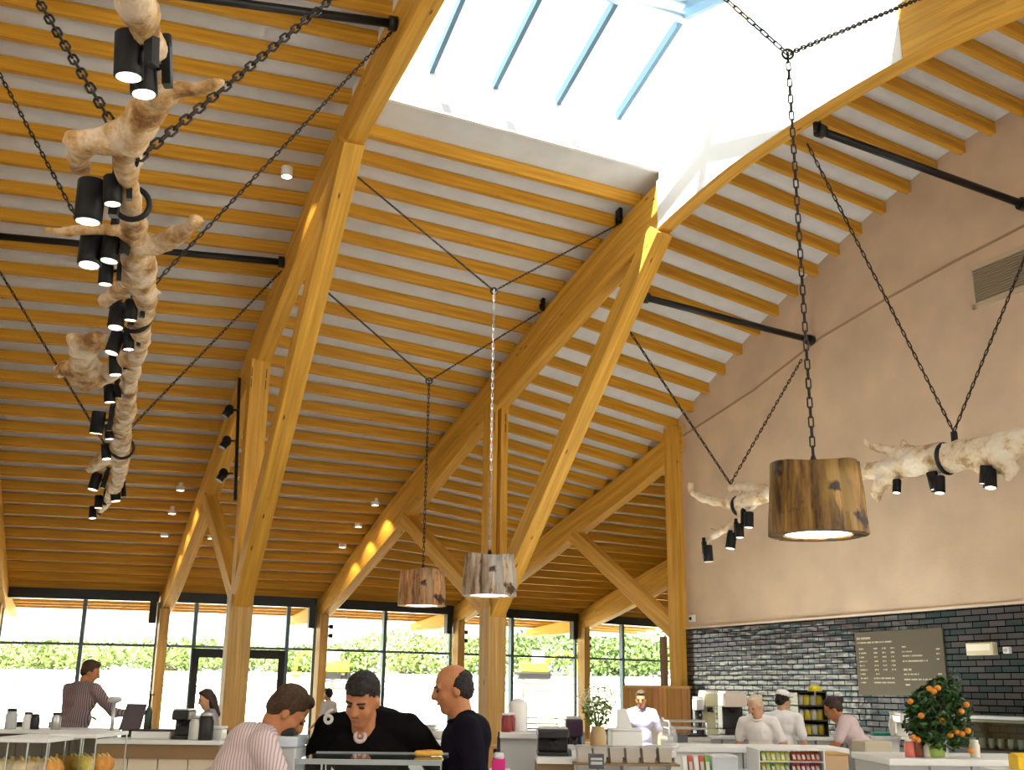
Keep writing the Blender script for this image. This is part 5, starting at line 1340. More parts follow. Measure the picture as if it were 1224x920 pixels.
# --- grey block counter, coffee equipment right of the middle column
cG, _ = counter(598, 652, 876, 9.0, .7, 'plain light grey counter block right of the middle branching column', M_WHITE, M_GREY, None, npan=1)
zG = cG.z1
lathe_thing('preserve_jar', 'jar of dark red preserve on the grey counter, beside the column', 'jar', 605, py_at(605, 9.2, zG), 9.2, JAR, mat('red_preserve', (.28, .03, .03), .3), 'preserve jars', JLID, M_WHITE, .85)
lathe_thing('preserve_jar', 'second jar of dark red preserve further from the column', 'jar', 611, py_at(611, 9.35, zG), 9.35, JAR, mat('red_preserve2', (.30, .04, .04), .3), 'preserve jars', JLID, M_WHITE, .85)
lathe_thing('white_canister', 'tall white canister on the grey counter', 'canister', 619, py_at(619, 9.4, zG), 9.4, [(.075, 0), (.08, .01), (.08, .22), (.07, .235)], M_PORC, None, [(.05, .235), (.05, .25), (.015, .26)], M_PORC)
g = thing('wire_rack', S(640, 866, 9.5), 'low dark wire rack on the grey counter', 'rack'); bx = Box3(627, 668, 858, 870, 9.5, .3, z0=zG)
for w_ in (.15, .55, 1.0):
    mb = MB(); b_ = bx; b_.sub(mb, 0, 1, 0, 1, w_ - .06, w_); mb.build('shelf', M_DKPL if w_ != .55 else M_STEEL, g)
for u in (0, .97):
    for v in (0, .95):
        mb = MB(); bx.sub(mb, u, u + .03, v, v + .05, 0, 1); mb.build('post', M_STEEL, g)
cK, _ = counter(642, 690, 905, 7.6, .6, 'low counter carrying the black coffee machine', M_WHITE, M_BRN, None, npan=1)
machine(643, 681, 868, py_at(662, 7.7, cK.z1), 7.7, .4, 'black and steel espresso machine beside the grey counter', 'coffee_machine', 'coffee machine', M_DKPL, M_DKPL)
machine(676, 697, 853, py_at(686, 8.6, .97), 8.6, .35, 'dark grinder with a purple tinted hopper behind the espresso machine', 'coffee_grinder', 'coffee grinder', M_DKPL, mat('purple_plastic', (.035, .015, .035), .3))
b = Box3(670, 700, py_at(686, 8.55, .97), 930, 8.5, .6, z0=0); g = thing('side_cabinet', b.bot, 'dark teal side cabinet under the purple tinted grinder', 'cabinet'); mb = MB(); b.sub(mb, 0, 1, 0, 1, .08, .97); mb.build('carcass', mat('teal_panel', (.03, .07, .08), .5), g, bevel=.008); mb = MB(); b.sub(mb, -.01, 1.01, -.02, 1, .97, 1); mb.build('worktop', M_WHITE, g)
# pink box by the balding man
q = Box3(588, 604, 901, 925, 5.6, .2); g = thing('pink_box', q.bot, 'bright pink box with a white top behind the balding man', 'box')
mb = MB(); q.sub(mb, 0, 1, 0, 1, 0, .72); mb.build('box_body', mat('pink_card', (.75, .02, .25), .5), g, bevel=.004); mb = MB(); q.sub(mb, .1, .9, .1, .9, .72, 1.0); mb.build('box_top', M_WHITE, g, bevel=.01)
b_ = Box3(584, 610, 925, 950, 5.5, .4, z0=0); g = thing('side_cabinet', b_.bot, 'narrow white cabinet carrying the pink box', 'cabinet'); mb = MB(); b_.sub(mb, 0, 1, 0, 1, .05, .97); mb.build('carcass', M_WHITE, g, bevel=.006); mb = MB(); b_.sub(mb, -.02, 1.02, -.02, 1.02, .97, 1); mb.build('worktop', M_WHITE, g)
# --- condiment bar with steel bins, plant, cloche
cC, _ = counter(684, 806, 897, 7.8, .8, 'white condiment counter with pale bins and the leafy plant', M_WHITE, M_WHITE, M_BRN, .03)
zC = cC.z1
for i in range(6):
    px = 698 + i * 19.5; b = Box3(px - 8.6, px + 8.6, 893, 912, 7.45, .16); g = thing('serving_bin', b.bot, 'pale grey bin in the condiment row, %s from the plant end' % WORDS[i], 'bin', 'pale bins on the condiment counter')
    mb = MB(); mb.hexa([b.p(.1, .1, 0), b.p(.9, .1, 0), b.p(.9, .9, 0), b.p(.1, .9, 0)], [b.p(0, 0, 1), b.p(1, 0, 1), b.p(1, 1, 1), b.p(0, 1, 1)]); mb.build('bin_body', mat('bin_grey', (.58, .54, .48), .5) if i == 0 else bpy.data.materials['bin_grey'], g, bevel=.006)
    mb = MB(); b.sub(mb, -.04, 1.04, -.04, 1.04, .94, 1.02); mb.build('rim', M_STEEL, g)
bs_ = Box3(686, 812, 912.5, 918, 7.40, .35); g = thing('bin_shelf', bs_.bot, 'thin dark shelf carrying the row of pale bins', 'shelf'); mb = MB(); bs_.sub(mb, 0, 1, -.1, 1, .6, 1); mb.build('board', M_BRN, g); mb = MB()
for u in (.02, .5, .96): bs_.sub(mb, u, u + .02, .5, 1.2, -1.5, .6)
mb.build('bracket', M_STEEL, g)
b = Box3(704, 722, 901, 919, 7.15, .06); g = thing('small_sign', b.bot, 'small dark framed sign standing in front of the pale bins', 'sign'); mb = MB(); b.sub(mb, 0, 1, 0, 1, 0, 1); mb.build('board', mat('slate', (.08, .09, .10), .5), g, bevel=.003); mb = MB(); b.sub(mb, .12, .88, -.12, 0, .3, .5); b.sub(mb, .12, .88, -.12, 0, .6, .75); mb.build('writing', M_GREY, g)
# leafy plant in a vase
def leafy(mb, c, r, n, s, up=.3):
    for _ in range(n):
        a = random.uniform(0, 2 * PI); z = random.uniform(-.9, 1); qq = math.sqrt(1 - z * z) * random.uniform(.5, 1.0); p = c + Vector((math.cos(a) * qq * r[0], math.sin(a) * qq * r[1], z * r[2]))
        u = Vector((random.uniform(-1, 1), random.uniform(-1, 1), random.uniform(-up, 1))).normalized(); v = u.cross(Vector((random.uniform(-1, 1), random.uniform(-1, 1), random.uniform(-1, 1)))).normalized(); w_ = u.cross(v) * s * .12
        mb.add([p - u * s, p + v * s * .42 + w_, p + u * s, p - v * s * .42 + w_], [(0, 1, 2, 3)])
q = S(715, 893, 8.0); q.z = zC; g = thing('leafy_plant', q, 'bushy pale green plant in a tan vase on the condiment counter', 'plant')
hz = .15; mb = MB(); mb.lathe(q, [(.04, 0), (.055, .02), (.06, .08), (.045, .14), (.05, .15)], 18); mb.build('vase', mat('tan_vase', (.50, .36, .18), .5), g)
mb = MB()
for _ in range(16):
    a = random.uniform(0, 2 * PI); mb.tube([q + Vector((0, 0, .12)), q + Vector((math.cos(a) * .06, math.sin(a) * .06, .24)), q + Vector((math.cos(a) * .13, math.sin(a) * .12, random.uniform(.26, .36)))], [.004, .003, .002], 5)
mb.build('stem', mat('green_stem', (.12, .2, .05), .7), g)
mb = MB(); leafy(mb, q + Vector((0, 0, .25)), (.11, .11, .10), 200, .022); mb.build('foliage', mat('leaf_green', (.13, .22, .04), .6, var=.4, vscale=30), g)
mb = MB(); leafy(mb, q + Vector((0, 0, .32)), (.15, .14, .10), 260, .016); mb.build('blossom', mat('pale_blossom', (.66, .70, .42), .6, var=.2, vscale=30), g)
# glass cloche and white stacks
q = S(792, 886, 8.2); q.z = zC; g = thing('glass_cloche', q, 'domed glass cloche over cakes on the condiment counter', 'cloche')
mb = MB(); mb.lathe(q, [(.11, 0), (.12, .012), (.12, .02), (.05, .022)], 24); mb.build('base', M_PORC, g)
mb = MB(); mb.lathe(q, [(.105, .02), (.105, .09), (.09, .14), (.05, .175), (.012, .185)], 24); mb.build('dome', mat('cloche_glass', (.75, .80, .82), .08, spec=.8, alpha=.28), g)
mb = MB(); mb.ell(q + Vector((0, 0, .198)), .015); mb.build('knob', M_STEEL, g)
b = Box3(731, 768, 871, py_at(750, 8.1, zC), 8.1, .3); g = thing('white_crate', b.bot, 'plain white crate beside the leafy plant', 'crate'); mb = MB(); b.sub(mb, 0, 1, 0, 1, 0, .9); mb.build('crate_body', M_WHITE, g, bevel=.01); mb = MB(); b.sub(mb, -.02, 1.02, -.02, 1.02, .9, 1); mb.build('rim', M_WHITE, g, bevel=.006)
# A-shaped menu stand
b = Box3(738, 756, 847, 871, 8.2, .1); g = thing('folded_card', b.bot, 'white folded card standing on the white crate', 'card'); mb = MB(); mb.hexa([b.p(0, 0, 0), b.p(1, 0, 0), b.p(1, .08, 0), b.p(0, .08, 0)], [b.p(.0, .46, 1), b.p(.6, .46, 1), b.p(.6, .54, 1), b.p(.0, .54, 1)]); mb.hexa([b.p(0, .92, 0), b.p(1, .92, 0), b.p(1, 1, 0), b.p(0, 1, 0)], [b.p(.0, .46, 1), b.p(.6, .46, 1), b.p(.6, .54, 1), b.p(.0, .54, 1)]); mb.build('leaf_card', M_WHITE, g)
# --- shop shelves with coloured packets in front of the servery
cS, _ = counter(806, 1012, 893, 8.6, .5, 'long white shop shelf full of coloured packets below the servers', M_WHITE, M_WHITE, None, npan=5)
colr = [(.70, .72, .15), (.62, .68, .12), (.45, .12, .05), (.60, .12, .05), (.72, .66, .1), (.5, .1, .2), (.2, .5, .1)]
pk = [mat('packet_%d' % i, c, .5) for i, c in enumerate(colr)]
RB = []
def packets(px0, px1, n, y0, y1, D, cols, lab, grp):
    zb_ = S((px0 + px1) / 2, y1, D).z
    for i in range(n):
        a = px0 + (px1 - px0) * i / n; b_ = px0 + (px1 - px0) * (i + .88) / n
        b = Box3(a, b_, y0, y1, D, .12); g = thing('food_packet', b.bot, '%s, %s from the white cabinet' % (lab, WORDS[i]), 'packet', grp)
        mb = MB(); mb.hexa([b.p(0, 0, 0), b.p(1, 0, 0), b.p(1, 1, 0), b.p(0, 1, 0)], [b.p(0, .35, .92), b.p(1, .35, .92), b.p(1, .65, .92), b.p(0, .65, .92)]); b.sub(mb, 0, 1, .45, .55, .92, 1); po_ = mb.build('pouch', cols[i % len(cols)], g, bevel=.003)
        mb = MB(); mb.hexa([b.p(.2, .02, .2), b.p(.8, .02, .2), b.p(.8, .1, .2), b.p(.2, .1, .2)], [b.p(.2, .2, .65), b.p(.8, .2, .65), b.p(.8, .28, .65), b.p(.2, .28, .65)]); mb.build('printed_label', M_GREY if i % 2 else M_WHITE, po_)
gS = thing('display_shelf', S(958, 915, 8.3), 'open white display rack of packets in the middle of the shop shelf', 'rack')
bR = Box3(908, 984, 896, 924, 8.1, .4)
for w_ in (0, .5, 1.0):
    mb = MB(); bR.sub(mb, 0, 1, 0, 1, w_ - .03, w_); mb.build('shelf', M_WHITE, gS)
for u in (-.02, 1.0):
    mb = MB(); bR.sub(mb, u, u + .02, 0, 1, -2, 1); mb.build('side_panel', M_WHITE, gS)
packets(911, 945, 6, 898, 909.5, 8.12, [pk[0], pk[1], pk[4]], 'lime packet on the upper display shelf', 'packets on the display shelves')
packets(947, 981, 6, 898, 909.5, 8.12, [pk[2], pk[3]], 'rust red packet on the upper display shelf', 'packets on the display shelves')
packets(911, 945, 6, 912, 923, 8.12, [pk[4], pk[0], pk[6]], 'yellow packet on the lower display shelf', 'packets on the display shelves')
packets(947, 981, 6, 912, 923, 8.12, [pk[5], pk[3]], 'crimson packet on the lower display shelf', 'packets on the display shelves')
fb = Box3(808, 1016, 924.5, 940, 8.08, .5, z0=0); g = thing('base_cabinet', fb.bot, 'low white base cabinet carrying the shop packets and white rack', 'cabinet')
mb = MB(); fb.sub(mb, 0, 1, 0, 1, .06, .96); mb.build('carcass', M_WHITE, g, bevel=.006); mb = MB(); fb.sub(mb, -.005, 1.005, -.02, 1, .96, 1); mb.build('worktop', M_WHITE, g)
packets(816, 850, 5, 903, 924.3, 8.2, [mat('pk_white', (.8, .78, .75), .5), pk[3], bpy.data.materials['pk_white'], pk[3], pk[6]], 'small packet on the shelf end near the bins', 'packets at the shelf end')
b = Box3(851, 882, 903, 924, 8.2, .3); g = thing('white_cabinet', b.bot, 'small pale blue white cabinet between the packets', 'cabinet'); mb = MB(); b.sub(mb, 0, 1, 0, 1, 0, 1); mb.build('carcass', mat('cool_white', (.62, .66, .72), .4), g, bevel=.006); mb = MB(); b.sub(mb, .06, .94, -.03, 0, .82, .88); mb.build('handle', M_STEEL, g)
b = Box3(986, 1014, 902, 924, 8.2, .3); g = thing('storage_box', b.bot, 'tan wooden box at the end of the shop shelf below the leaning woman', 'box'); mb = MB(); b.sub(mb, 0, 1, 0, 1, 0, 1); mb.build('box_body', mat('tan_wood', (.62, .42, .24), .5), g, bevel=.006); mb = MB(); b.sub(mb, -.02, 1.02, -.02, 1.02, 1, 1.08); mb.build('lid', M_POST, g)
# --- servery back counter with machines along the tiled wall
cT, _ = counter(826, 1050, 880, 13.2, .7, 'back counter of the servery below the dark tiles', M_WHITE, M_GREY, None, npan=6)
zT = cT.z1
def T0_(px): return py_at(px, 13.4, zT)
machine(842, 858, 822, T0_(850), 13.3, .45, 'tall cream coffee machine tower next to the wooden post', 'coffee_machine', 'coffee machine', mat('cream_metal2', (.60, .58, .38), .4), bpy.data.materials['cream_metal2'])
machine(866, 892, 823, T0_(880), 13.3, .5, 'wide pale topped espresso machine behind the first server', 'coffee_machine', 'coffee machine', M_DKPL, mat('pale_pink_metal', (.72, .62, .55), .4))
machine(832, 841, 830, T0_(836), 13.3, .3, 'slim grey water boiler beside the wooden post', 'water_boiler', 'boiler', M_DKPL, M_STEEL)
b = Box3(800, 846, 861, 880, 12.6, .5); g = thing('steel_warmer', b.bot, 'low steel food warmer at the corner of the servery', 'food warmer')
for w_ in (.12, .55, 1.0):
    mb = MB(); b.sub(mb, 0, 1, 0, 1, w_ - .12, w_); mb.build('shelf', M_STEEL if w_ > .2 else M_DKPL, g, bevel=.004)
for u in (0, .96):
    mb = MB(); b.sub(mb, u, u + .04, 0, .1, 0, 1); mb.build('post', M_STEEL, g)
bb_ = Box3(798, 850, 880.5, 915, 12.55, .6, z0=0); g = thing('side_cabinet', bb_.bot, 'pale cabinet under the steel food warmer', 'cabinet'); mb = MB(); bb_.sub(mb, 0, 1, 0, 1, 0, .96); mb.build('carcass', M_GREY, g, bevel=.01); mb = MB(); bb_.sub(mb, -.01, 1.01, -.02, 1, .96, 1); mb.build('worktop', M_STEEL, g)
b = Box3(806, 822, 878, 887, 11.9, .08); g = thing('small_sign', b.bot, 'small dark sign standing on the shop shelf near the cloche', 'sign'); mb = MB(); b.sub(mb, 0, 1, 0, 1, 0, 1); mb.build('board', bpy.data.materials['slate'], g, bevel=.004); mb = MB(); b.sub(mb, .2, .8, .2, .8, -1.6, 0); mb.build('stand', M_STEEL, g)
# dark shelving unit with a yellow light shade behind the servers
b = Box3(953, 988, 826, T0_(970), 13.3, .4); g = thing('shelving_unit', b.bot, 'black open shelving unit between the white capped server and the leaning woman', 'shelving')
for w_ in (.0, .33, .66, .97):
    mb = MB(); b.sub(mb, 0, 1, 0, 1, w_, w_ + .03); mb.build('shelf', M_DKPL, g)
for u in (0, .96):
    mb = MB(); b.sub(mb, u, u + .04, 0, 1, 0, 1); mb.build('side_panel', M_DKPL, g)
mb = MB(); b.sub(mb, 0, 1, .96, 1, 0, 1); mb.build('back_panel', M_DKPL, g)
bsh = b
nm = 0
for w_, ys in ((.03, 'bottom'), (.36, 'middle'), (.69, 'upper')):
    for i, u in enumerate((.16, .38, .62, .84)):
        c = bsh.p(u, .35, w_); m_ = [M_CLJ, M_STEEL, mat('yellow_tin', (.72, .60, .04), .4) if nm == 0 else bpy.data.materials['yellow_tin'], M_CREAM][(i + nm) % 4]
        g = thing('storage_tin', c, 'small tin on the %s shelf of the black shelving, %s along' % (ys, WORDS[i]), 'tin', 'tins on the black shelving')
        mb = MB(); mb.lathe(c, [(.038, 0), (.04, .005), (.04, .10), (.036, .105)], 14); mb.build('can', m_, g); mb = MB(); mb.lathe(c, [(.041, .10), (.041, .115), (.01, .12)], 14); mb.build('lid', M_STEEL, g)
        nm += 1
q = S(974, 826, 13.2); g = thing('yellow_lamp', q, 'small yellow lamp above the black shelving unit', 'lamp'); mb = MB(); mb.lathe(q, [(.03, .07), (.06, .06), (.085, 0), (.08, 0), (.03, .055)], 18); mb.build('lamp_shade', bpy.data.materials['yellow_tin'], g)
mb = MB(); mb.cyl(q + Vector((0, 0, -.06)), q + Vector((0, 0, .06)), .01); mb.build('lamp_stem', M_STEEL, g)
# tall beige bin, teal bowl
b = Box3(1033, 1066, 886, 930, 9.6, .35, z0=0); g = thing('beige_pedestal', b.bot, 'square beige pedestal bin in front of the leaning woman', 'bin'); mb = MB(); b.sub(mb, .04, .96, .04, .96, 0, .9); mb.build('bin_body', mat('beige_stone', (.50, .44, .32), .6), g, bevel=.01); mb = MB(); b.sub(mb, 0, 1, 0, 1, .9, 1); mb.build('rim', bpy.data.materials['beige_stone'], g, bevel=.008)
q = S(1055, 884, 10.2); q.z = .97
lathe_thing('teal_bowl', 'teal bowl on the back counter below the menu board', 'bowl', 1055, 884, 12.9, [(.05, 0), (.06, .01), (.12, .07), (.125, .08), (.11, .08)], mat('teal_enamel', (.02, .42, .32), .3), sc=1.0)
cW, _ = counter(1040, 1075, 880, 12.6, .5, 'short grey worktop below the menu board', M_GREY, M_GREY, None, npan=1)
lathe_thing('white_jug', 'white jug beside the orange tree under the menu board', 'jug', 1071, py_at(1071, 12.7, cW.z1), 12.7, [(.05, 0), (.06, .02), (.07, .12), (.045, .22), (.055, .26)], M_PORC)
machine(1076, 1090, 851, 884, 12.4, .35, 'small white mixer next to the white jug', 'food_mixer', 'mixer', M_PORC, M_PORC)
# --- counter at the lower right with the orange tree
cR, _ = counter(1062, 1262, 907, 7.0, .7, 'white counter at the lower right carrying the orange tree', M_WHITE, M_GREY, None)
zR = cR.z1
q = S(1146, 912, 6.8); base = Vector((q.x, q.y + .35, zR)); g = thing('orange_tree', base, 'small potted orange tree with dark leaves and ripe oranges', 'plant')
cc = S(1122, 858, base.y); r0 = ppm(base.y)
mb = MB(); mb.lathe(base, [(.045, 0), (.055, .01), (.062, .075), (.066, .08), (.058, .08)], 20); mb.build('pot', mat('lime_pot', (.35, .50, .12), .5), g)
mb = MB(); mb.tube([base + Vector((0, 0, .08)), base.lerp(cc, .45) + Vector((-.01, 0, 0)), cc], [.011, .010, .006], 8)
for _ in range(12):
    a = random.uniform(0, 2 * PI); mb.tube([base.lerp(cc, .7), cc + Vector((math.cos(a) * .12, math.sin(a) * .12, random.uniform(-.1, .16)))], [.006, .002], 5)
mb.build('trunk', mat('tree_bark', (.12, .07, .03), .8), g)
M_LEAF = mat('citrus_leaf', (.022, .075, .008), .35, var=.5, vscale=25)
mb = MB(); leafy(mb, cc, (.22, .19, .20), 900, .030); leafy(mb, cc + Vector((.03, 0, .08)), (.15, .15, .16), 260, .03); leafy(mb, cc + Vector((-.09, 0, -.02)), (.12, .14, .13), 160, .03)
sp = S(1142, 812, base.y); leafy(mb, sp, (.03, .03, .06), 26, .022, 0); mb.build('foliage', M_LEAF, g)
mb = MB(); mb.tube([cc + Vector((.05, 0, .1)), sp], [.004, .002], 5); mb.build('stem', bpy.data.materials['green_stem'], g)
M_OR = mat('orange_peel', (.70, .24, .01), .45, bump=.3, bscale=300)
for px, py in ((1111, 823), (1116, 826), (1121, 822), (1149, 850), (1155, 842), (1126, 861), (1101, 855), (1143, 874), (1150, 877), (1157, 873), (1097, 884), (1092, 881), (1136, 878), (1160, 897), (1088, 838)):
    p = S(px, py, base.y - .155); mb = MB(); mb.ell(p, (.019, .019, .018), 12, 8); mb.build('orange', M_OR, g)
JN = (('white and red packet', 1088, (.75, .2, .15)), ('brown glass jar', 1098, (.2, .06, .03)), ('white tub', 1110, (.8, .78, .7)), ('yellow tub', 1119, (.75, .58, .05)), ('pale tub', 1128, (.78, .76, .72)), ('cream tub', 1166, (.72, .64, .5)))
for nm_, px, c in JN:
    lathe_thing('condiment_tub', nm_ + ' on the lower right counter beneath the orange tree', 'tub', px, py_at(px, 7.15, zR), 7.15, JAR, mat('tub_' + nm_.replace(' ', '_'), c, .4), 'tubs under the orange tree', JLID, M_WHITE, .62)
# shelf of glasses at the right edge, against the tiles
ws0, zsh = wall_px(1166, 859)
g = thing('wall_shelf', wp(ws0 + 1.2, zsh, .2), 'wooden shelf edge on the dark tiles at the right of the orange tree', 'shelf')
mb = MB(); mb.hexa([wp(ws0, zsh - .03, .02), wp(ws0 + 3, zsh - .03, .02), wp(ws0 + 3, zsh - .03, .35), wp(ws0, zsh - .03, .35)], [wp(ws0, zsh, .02), wp(ws0 + 3, zsh, .02), wp(ws0 + 3, zsh, .35), wp(ws0, zsh, .35)]); mb.build('board', M_CREAM, g)
mb = MB()
for s_ in (.2, 1.4, 2.7): mb.hexa([wp(ws0 + s_, zsh - .2, .02), wp(ws0 + s_ + .03, zsh - .2, .02), wp(ws0 + s_ + .03, zsh - .2, .05), wp(ws0 + s_, zsh - .2, .05)], [wp(ws0 + s_, zsh - .03, .02), wp(ws0 + s_ + .03, zsh - .03, .02), wp(ws0 + s_ + .03, zsh - .03, .3), wp(ws0 + s_, zsh - .03, .3)])
mb.build('bracket', M_DKPL, g)
zk = .86; s1 = ws0 - .5
g = thing('drinks_chiller', wp(s1 + 1.6, 0, .4), 'long dark glass fronted chiller below the wooden shelf edge', 'chiller')
mb = MB(); mb.hexa([wp(s1, 0, .03), wp(s1 + 3.6, 0, .03), wp(s1 + 3.6, 0, .7), wp(s1, 0, .7)], [wp(s1, zk, .03), wp(s1 + 3.6, zk, .03), wp(s1 + 3.6, zk, .7), wp(s1, zk, .7)]); mb.build('cabinet', M_DKPL, g, bevel=.01)
mb = MB(); mb.hexa([wp(s1, zk + .38, .03), wp(s1 + 3.6, zk + .38, .03), wp(s1 + 3.6, zk + .38, .55), wp(s1, zk + .38, .55)], [wp(s1, zk + .42, .03), wp(s1 + 3.6, zk + .42, .03), wp(s1 + 3.6, zk + .42, .55), wp(s1, zk + .42, .55)]); mb.build('top_shelf', M_GREY, g)
mb = MB(); mb.hexa([wp(s1, zk, .55), wp(s1 + 3.6, zk, .55), wp(s1 + 3.6, zk, .56), wp(s1, zk, .56)], [wp(s1, zk + .38, .53), wp(s1 + 3.6, zk + .38, .53), wp(s1 + 3.6, zk + .38, .54), wp(s1, zk + .38, .54)]); mb.build('front_glass', M_CLR, g)
for i in range(14):
    c = wp(s1 + .7 + i * .16, zk, .3); g = thing('drinking_glass', c, 'drinking glass in the dark chiller, %s along from the orange tree' % WORDS[i], 'glass', 'glasses in the chiller')
    mb = MB(); mb.lathe(c, [(.03, 0), (.038, .005), (.042, .13), (.038, .13), (.034, .012)], 12); mb.build('tumbler', M_CLJ, g)
b_ = Box3(1206, 1246, 922, 950, 6.1, .35, z0=0); g = thing('side_cabinet', b_.bot, 'small white cabinet under the yellow carton at the lower right corner', 'cabinet'); mb = MB(); b_.sub(mb, 0, 1, 0, 1, .05, .97); mb.build('carcass', M_WHITE, g, bevel=.006); mb = MB(); b_.sub(mb, -.02, 1.02, -.02, 1.02, .97, 1); mb.build('worktop', M_WHITE, g)
b = Box3(1216, 1234, 902, 935, 6.2, .12, z0=b_.z1); q = b; g = thing('yellow_carton', b.bot, 'bright yellow carton at the lower right corner', 'carton'); mb = MB(); b.sub(mb, 0, 1, 0, 1, 0, .9); mb.build('box_body', mat('bright_yellow_card', (.85, .55, .01), .5), g, bevel=.004); mb = MB(); mb.hexa([b.p(0, 0, .9), b.p(1, 0, .9), b.p(1, 1, .9), b.p(0, 1, .9)], [b.p(0, .45, 1.1), b.p(1, .45, 1.1), b.p(1, .55, 1.1), b.p(0, .55, 1.1)]); mb.build('gable_top', bpy.data.materials['bright_yellow_card'], g)
# ================================================================ ground, outdoors, light
M_FLOOR = mat('pale_stone_floor', (.52, .50, .48), .5, var=.08, vscale=2)
mb = MB()
flo = [(-22, 25.0), P[0], P[1], P[2], P[3], P[4], P[5], (9.5, 39.5), (26, 20), (26, -14), (-22, -14)]
mb.add([Vector((p[0], p[1], 0)) for p in flo] + [Vector((p[0], p[1], -.15)) for p in flo], [tuple(range(len(flo)))[::-1]] + [(i, (i + 1) % len(flo), len(flo) + (i + 1) % len(flo), len(flo) + i) for i in range(len(flo))])
struct(mb.build('floor', M_FLOOR))
mb = MB(); mb.add([(-140, -60, -.16), (140, -60, -.16), (140, 200, -.16), (-140, 200, -.16)], [(0, 1, 2, 3)])
struct(mb.build('ground', mat('dry_pale_ground', (.62, .60, .46), .9, var=.18, vscale=.6)))
M_HEDGE = [mat('hedge_green_%d' % i, c, .8, var=.3, vscale=2) for i, c in enumerate(((.17, .25, .07), (.13, .21, .06), (.21, .28, .09)))]
M_BUSH_DK = mat('hedge_dark', (.10, .2, .04), .9)
def leafball(mb, c, r, n, s):
    for _ in range(n):
        a = random.uniform(0, 2 * PI); z = random.uniform(-.9, 1); q = math.sqrt(max(0, 1 - z * z)); rr = random.uniform(.75, 1.05)
        p = Vector(c) + Vector((math.cos(a) * q * r[0], math.sin(a) * q * r[1], z * r[2])) * rr
        u = Vector((random.uniform(-1, 1), random.uniform(-1, 1), random.uniform(-1, 1))).normalized(); v = u.cross(Vector((random.uniform(-1, 1), random.uniform(-1, 1), random.uniform(-1, 1)))).normalized()
        mb.add([p - u * s, p + v * s * .55, p + u * s, p - v * s * .55], [(0, 1, 2, 3)])
random.seed(3)
HD = [(-30, 62, 4.5, 1.9), (-24, 62, 4.5, 1.8), (-18, 62, 4.5, 1.9), (-11.5, 62, 4.5, 1.7), (-5.5, 62, 4.5, 2.6), (1.0, 62, 4.2, 2.7), (7, 62, 4.2, 2.4), (13, 62, 4.5, 3.6), (19.5, 62, 4.5, 3.4), (26, 62, 5, 3.2)]
ZF = 2.25
mb = MB(); mb.add([(-90, 38, -.15), (90, 38, -.15), (90, 59, ZF), (-90, 59, ZF), (90, 150, ZF + .3), (-90, 150, ZF + .3)], [(0, 1, 2, 3), (3, 2, 4, 5)])
struct(mb.build('field', mat('bleached_meadow', (.78, .78, .60), .95, var=.2, vscale=.35)))
HL = ['hedge shrub outside seen through the first window', 'bright green shrub outside behind the young man at the till', 'green shrub outside to the left of the second slim post', 'low green shrub outside behind the glazed door',
      'green shrub outside above the man in the black shirt', 'taller shrub outside between black shirted man and bald man', 'green shrub outside behind the bald man', 'tall green shrub outside right of the middle branching column',
      'tall green shrub outside above the leafy plant', 'green shrub outside through the last window']
for (x, y, r, h), lb in zip(HD, HL):
    g = thing('hedge_shrub', (x, y, ZF - .1), lb, 'shrub', 'shrubs of the hedge outside')
    mb = MB(); 
    for _ in range(7): leafball(mb, (x + random.uniform(-r * .6, r * .6), y + random.uniform(-.8, .8), ZF + h * random.uniform(.3, .55)), (r * .55, 1.3, h * .42), 420, .15)
    mb.build('foliage', random.choice(M_HEDGE), g)
    mb = MB()
    for _ in range(4): mb.tube([(x + random.uniform(-.2, .2), y, ZF - .1), (x + random.uniform(-r * .4, r * .4), y + .3, ZF + h * .45)], [.09, .04], 6)
    mb.build('stem', mat('hedge_stem', (.2, .14, .08), .9), g)
# post and rail fence
fg = thing('field_fence', (-4, 50, 1.2), 'long pale post and rail fence in the field outside the windows', 'fence')
for i in range(22):
    x = -30 + i * 2.8; mb = MB(); mb.bar((x, 50, 1.1), (x, 50, 2.2), .12, .12); mb.build('post', M_POST if 0 else mat('grey_rail', (.17, .16, .14), .8) if i == 0 else bpy.data.materials['grey_rail'], fg)
for z in (1.5, 1.8, 2.1):
    mb = MB(); mb.bar((-30, 50, z), (29, 50, z), .05, .09); mb.build('rail', bpy.data.materials['grey_rail'], fg)
# yellow vehicles outside
M_YEL = mat('yellow_paint', (.75, .62, .02), .5)
def digger(c, s, label, rz):
    g = thing('yellow_digger', tuple(c), label, 'digger', 'yellow machines outside', rotz=0); M = Matrix.Translation(c) @ Matrix.Rotation(rz, 4, 'Z') @ Matrix.Scale(s, 4)
    mb = MB(); mb.box((0, 0, .95), (2.2, 1.5, .7), M=M); mb.box((-.8, 0, 1.2), (.7, 1.4, .5), M=M); mb.build('machine_body', M_YEL, g, bevel=.05)
    mb = MB(); mb.box((.3, -.3, 1.75), (1.0, .8, 1.0), M=M); mb.build('cab', mat('cab_glass', (.5, .55, .5), .2), g, bevel=.05)
    mb = MB(); mb.tube([M @ Vector(p) for p in ((.9, .3, 1.2), (2.2, .3, 2.3), (3.4, .3, 1.9), (3.6, .3, .7))], [.16 * s, .15 * s, .12 * s, .1 * s], 8); mb.build('digger_arm', M_YEL, g)
    mb = MB(); mb.lathe(M @ Vector((3.5, .3, .35)), [(.1 * s, -.25 * s), (.4 * s, -.1 * s), (.4 * s, .25 * s)], 8); mb.build('bucket', M_YEL, g)
    for y in (-.65, .65):
        mb = MB(); mb.box((0, y, .3), (2.6, .4, .6), M=M); mb.build('crawler_track', M_BLACK, g, bevel=.08)
q = S(397, 812, 50); digger(q, .55, 'yellow digger outside beside the second slim post', R(150))
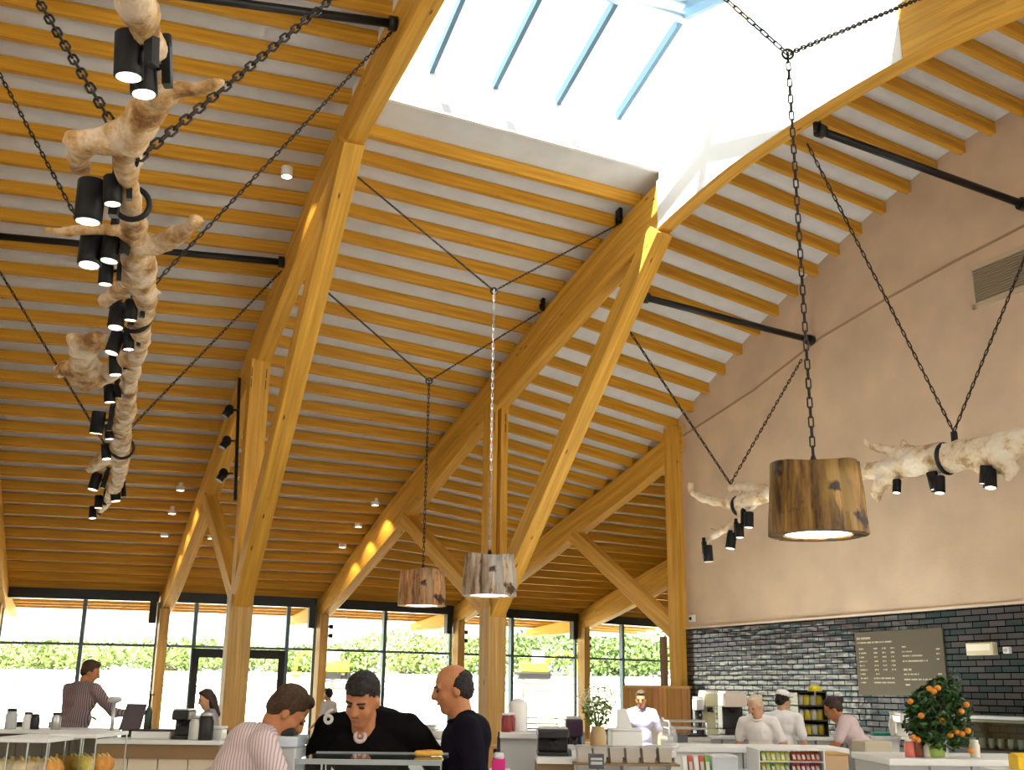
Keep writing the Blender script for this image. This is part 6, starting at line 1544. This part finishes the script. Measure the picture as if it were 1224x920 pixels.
q = S(638, 812, 50); digger(q, .55, 'yellow digger outside to the right of the middle column', R(5))

# sun through the skylight onto the right long rafter, sky all round
sd = (Uv[2] * .36).to_3d() + (-Ev[2] * .24).to_3d() + Vector((0, 0, -.88)); sd.normalize()
sl = bpy.data.lights.new('sun', 'SUN'); sl.energy = 22; sl.angle = R(.6); sl.color = (1, .94, .84)
so = bpy.data.objects.new('sun', sl); COL.objects.link(so); so.rotation_euler = sd.to_track_quat('-Z', 'Y').to_euler(); so.location = (0, 20, 30)
w = bpy.data.worlds.new('sky'); SC.world = w; w.use_nodes = True; nt = w.node_tree; N = nt.nodes.new; L = nt.links.new; bg = nt.nodes['Background']
tc = N('ShaderNodeTexCoord'); sx = N('ShaderNodeSeparateXYZ'); L(tc.outputs['Generated'], sx.inputs[0])
r = N('ShaderNodeValToRGB'); e = r.color_ramp.elements; e[0].position = .0; e[0].color = (1, 1, 1, 1); e[1].position = .8; e[1].color = (.42, .56, .66, 1); L(sx.outputs['Z'], r.inputs['Fac'])
n = N('ShaderNodeTexNoise'); n.inputs['Scale'].default_value = 2.2; n.inputs['Detail'].default_value = 3; L(tc.outputs['Generated'], n.inputs['Vector'])
r2 = N('ShaderNodeValToRGB'); r2.color_ramp.elements[0].position = .46; r2.color_ramp.elements[1].position = .56; L(n.outputs['Fac'], r2.inputs['Fac'])
mx = N('ShaderNodeMixRGB'); mx.inputs['Color2'].default_value = (1.0, 1.0, 1.0, 1); L(r2.outputs['Color'], mx.inputs['Fac']); L(r.outputs['Color'], mx.inputs['Color1']); L(mx.outputs['Color'], bg.inputs['Color'])
bg.inputs['Strength'].default_value = 1.7
vs_ = SC.view_settings; vs_.view_transform = 'Standard'; vs_.look = 'None'; vs_.gamma = 1; vs_.exposure = 0.92; vs_.use_curve_mapping = False
SC.cycles.use_denoising = True
SC.cycles.max_bounces = 8; SC.cycles.diffuse_bounces = 5; SC.cycles.transparent_max_bounces = 12
SC.cycles.sample_clamp_indirect = 6
